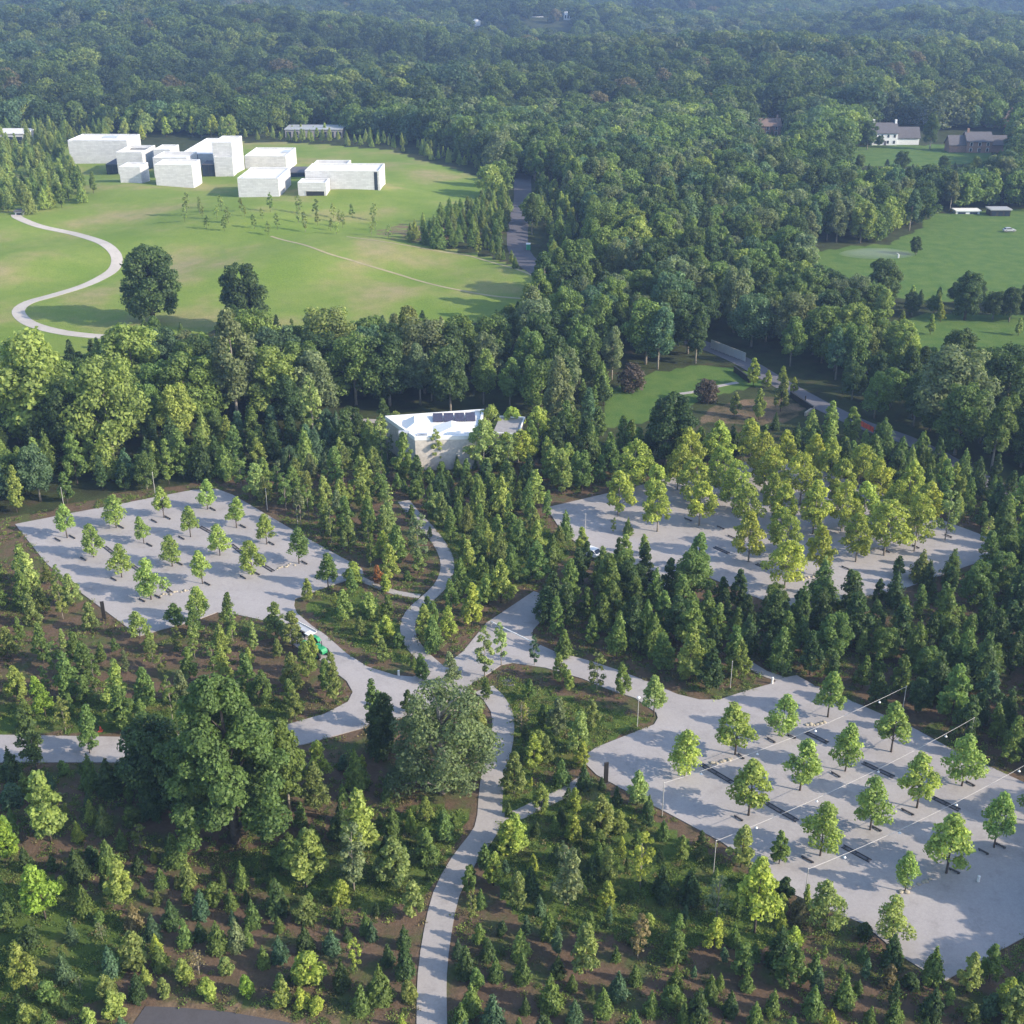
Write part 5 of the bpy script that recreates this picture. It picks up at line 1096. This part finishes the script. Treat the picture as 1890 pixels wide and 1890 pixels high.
for k in range(6): MB().tube([(L * k / 5, 0, -.1), (L * k / 5, 0, 1.4)], .04, 6).build('post', M['steel'], t)

# ------------------------------------------------------------------ vehicles
def car(label, px, py, head, paint, group='parked cars'):
    t = thing('parked_car', label, 'car', G(px, py, .1), head, group); P = M[paint]
    lower = [(-2.15, .35), (-2.2, .72), (-2.1, .92), (-1.0, 1.0), (1.0, .98), (1.9, .86), (2.2, .66), (2.2, .36)]
    MB().prism(lower, -.88, .88).build('body', P, t)
    cab = [(-1.75, .96), (-1.3, 1.42), (.35, 1.46), (1.05, .97)]
    MB().prism(cab, -.74, .74).build('cabin', P, t)
    MB().prism([(-1.55, 1.02), (-1.2, 1.36), (.28, 1.38), (.80, 1.02)], -.765, .765).build('side_windows', M['glass'], t)
    MB().add([(.42, -.66, 1.42), (.42, .66, 1.42), (1.04, .70, 1.01), (1.04, -.70, 1.01)], [(0, 3, 2, 1)]).build('windscreen', M['glass'], t)
    MB().add([(-1.35, -.66, 1.40), (-1.35, .66, 1.40), (-1.77, .70, 1.0), (-1.77, -.70, 1.0)], [(0, 1, 2, 3)]).build('rear_window', M['glass'], t)
    for x in (-1.35, 1.35):
        for y in (-.84, .84): w = MB().wheel(x, y, .33, .33, .22).build('wheel', M['rubber'], t); MB().wheel(x, y, .33, .19, .24, 10).build('rim', M['silver'], w)
    for y in (-.62, .62):
        MB().box(2.12, 2.225, y - .18, y + .18, .62, .76).build('headlight', M['white'], t); MB().box(-2.23, -2.12, y - .16, y + .16, .70, .84).build('tail_light', M['red'], t)
car('white car by the near end of the rear car park drive', 1205, 1082, R(-38), 'carwhite')
car('white car nosed in at the left side of the rear car park, half behind trees', 1096, 1028, R(-40), 'carwhite')
car('silver car parked on the sports field', 1862, 428, R(5), 'silver')
def tractor(label, px, py, head, s=1.0):
    t = thing('tractor', label, 'tractor', G(px, py, .1), head); t.scale = (s, s, s)
    MB().prism([(.25, .75), (.3, 1.45), (1.75, 1.32), (2.0, 1.05), (1.95, .7)], -.42, .42).build('bonnet', M['green'], t)
    MB().box(-1.2, .3, -.4, .4, .6, 1.0, .06).build('chassis', M['green'], t)
    for y in (-.85, .85):
        w = MB().wheel(-.85, y, .80, .80, .45, 18).build('rear_wheel', M['rubber'], t); MB().wheel(-.85, y, .80, .42, .47, 12).build('rim', M['green'], w)
        w = MB().wheel(1.45, y * .85, .48, .48, .30).build('front_wheel', M['rubber'], t); MB().wheel(1.45, y * .85, .48, .25, .32, 10).build('rim', M['green'], w)
        MB().add([(-1.6, y - .26, 1.35), (-1.2, y - .26, 1.72), (-.4, y - .26, 1.72), (0, y - .26, 1.35), (-1.6, y + .26, 1.35), (-1.2, y + .26, 1.72), (-.4, y + .26, 1.72), (0, y + .26, 1.35)], [(0, 1, 5, 4), (1, 2, 6, 5), (2, 3, 7, 6)]).build('fender', M['green'], t)
    MB().box(-.9, -.4, -.25, .25, 1.0, 1.3, .05).box(-1.0, -.85, -.25, .25, 1.25, 1.75, .04).build('seat', M['rubber'], t)
    MB().tube([(-.05, 0, 1.1), (.12, 0, 1.55)], .03, 6).build('steering_column', M['steel'], t)
    MB().tube([(-1.25, -.5, 1.0), (-1.25, -.5, 2.5), (-1.25, .5, 2.5), (-1.25, .5, 1.0)], .06, 6).build('roll_bar', M['steel'], t)
    MB().box(-1.35, -.5, -.5, .5, 2.52, 2.6, .03).build('canopy', M['white'], t)
    MB().tube([(1.2, .2, 1.3), (1.2, .2, 2.1)], .05, 6).build('exhaust', M['steel'], t)
tractor('bright green tractor with small white canopy on the drive, partly behind young trees', 582, 1206, R(-42), 1.15)
t = thing('flatbed_trailer', 'long white flatbed trailer parked on the drive behind the tractor', 'trailer', G(562, 1170, .1), R(-42))
MB().box(-2.2, 2.2, -.62, .62, .70, .82, .03).build('deck', M['silver'], t); MB().box(-2.2, 2.2, -.68, -.60, .82, 1.0).build('side_board', M['galv'], t); MB().box(-2.2, 2.2, .60, .68, .82, 1.0).build('side_board', M['white'], t)
MB().box(2.2, 3.4, -.06, .06, .6, .7).build('drawbar', M['steel'], t)
for x in (-.5, .4):
    for y in (-.5, .5): MB().wheel(x, y, .36, .36, .2).build('wheel', M['rubber'], t)
t = thing('ride_on_mower', 'dark green ride-on mower at the car park exit', 'mower', G(510, 1158, .1), R(-30))
MB().prism([(-.9, .45), (-.9, .95), (-.1, .8), (.2, 1.05), (.95, .95), (1.05, .45)], -.38, .38).build('body', M['teal'], t)
MB().box(-.3, .5, -.75, .75, .18, .36, .05).build('mowing_deck', M['green'], t); MB().box(-.65, -.2, -.24, .24, .9, 1.05).box(-.75, -.62, -.24, .24, 1.0, 1.5).build('seat', M['rubber'], t)
MB().tube([(-.7, -.4, .9), (-.7, -.4, 1.9), (-.7, .4, 1.9), (-.7, .4, .9)], .04, 6).build('roll_bar', M['steel'], t)
for x, r_ in ((-.65, .42), (.75, .3)):
    for y in (-.5, .5): MB().wheel(x, y, r_, r_, .24).build('wheel', M['rubber'], t)
t = thing('portable_toilet', 'green portable cabin with white roof at the service road edge', 'cabin', G(975, 461)); t.scale = (.75, .75, .75)
MB().box(-.9, .9, -.9, .9, 0, 2.5, .06).build('wall', M['teal'], t); MB().box(-1.0, 1.0, -1.0, 1.0, 2.5, 2.8, .1).build('roof', M['white'], t); MB().box(-.6, .6, -.95, -.88, .1, 2.2).build('door', M['green'], t)
# sprinkler spray on the field
def spray(label, px, py, w, d, h, dens):
    p = G(px, py); n = 14; v = []; f = []
    prof = [(.02, .02), (.7, .05), (1, .3), (.8, .7), (.4, .95), (.02, 1)]
    b = MB().lathe(prof, n); b.v = [(x * w / 2, y * d / 2, z * h + .05) for x, y, z in b.v]
    o = b.build('water_spray', M['white'], None, p, 0, True); o.data.materials.clear()
    m = bpy.data.materials.new('spray'); m.use_nodes = True; nt = m.node_tree; nt.nodes.clear(); oo = nt.nodes.new('ShaderNodeOutputMaterial'); vv = nt.nodes.new('ShaderNodeVolumePrincipled')
    vv.inputs['Color'].default_value = (.85, .92, 1, 1); vv.inputs['Density'].default_value = dens; nt.links.new(vv.outputs[0], oo.inputs['Volume']); o.data.materials.append(m)
    tag(o, label, 'spray', None, 'stuff')
    t = thing('sprinkler', 'small white sprinkler at the right end of the water spray', 'sprinkler', G(px + 40, py + 2)); MB().lathe([(.3, 0), (.25, .8), (.08, 1.3)], 8).build('body', M['white'], t); MB().tube([(0, 0, 1.2), (-.7, 0, 1.6)], .06, 6).build('nozzle', M['white'], t)
spray('pale drifting water spray over the sports field', 1618, 474, 26, 12, 2.5, .03)
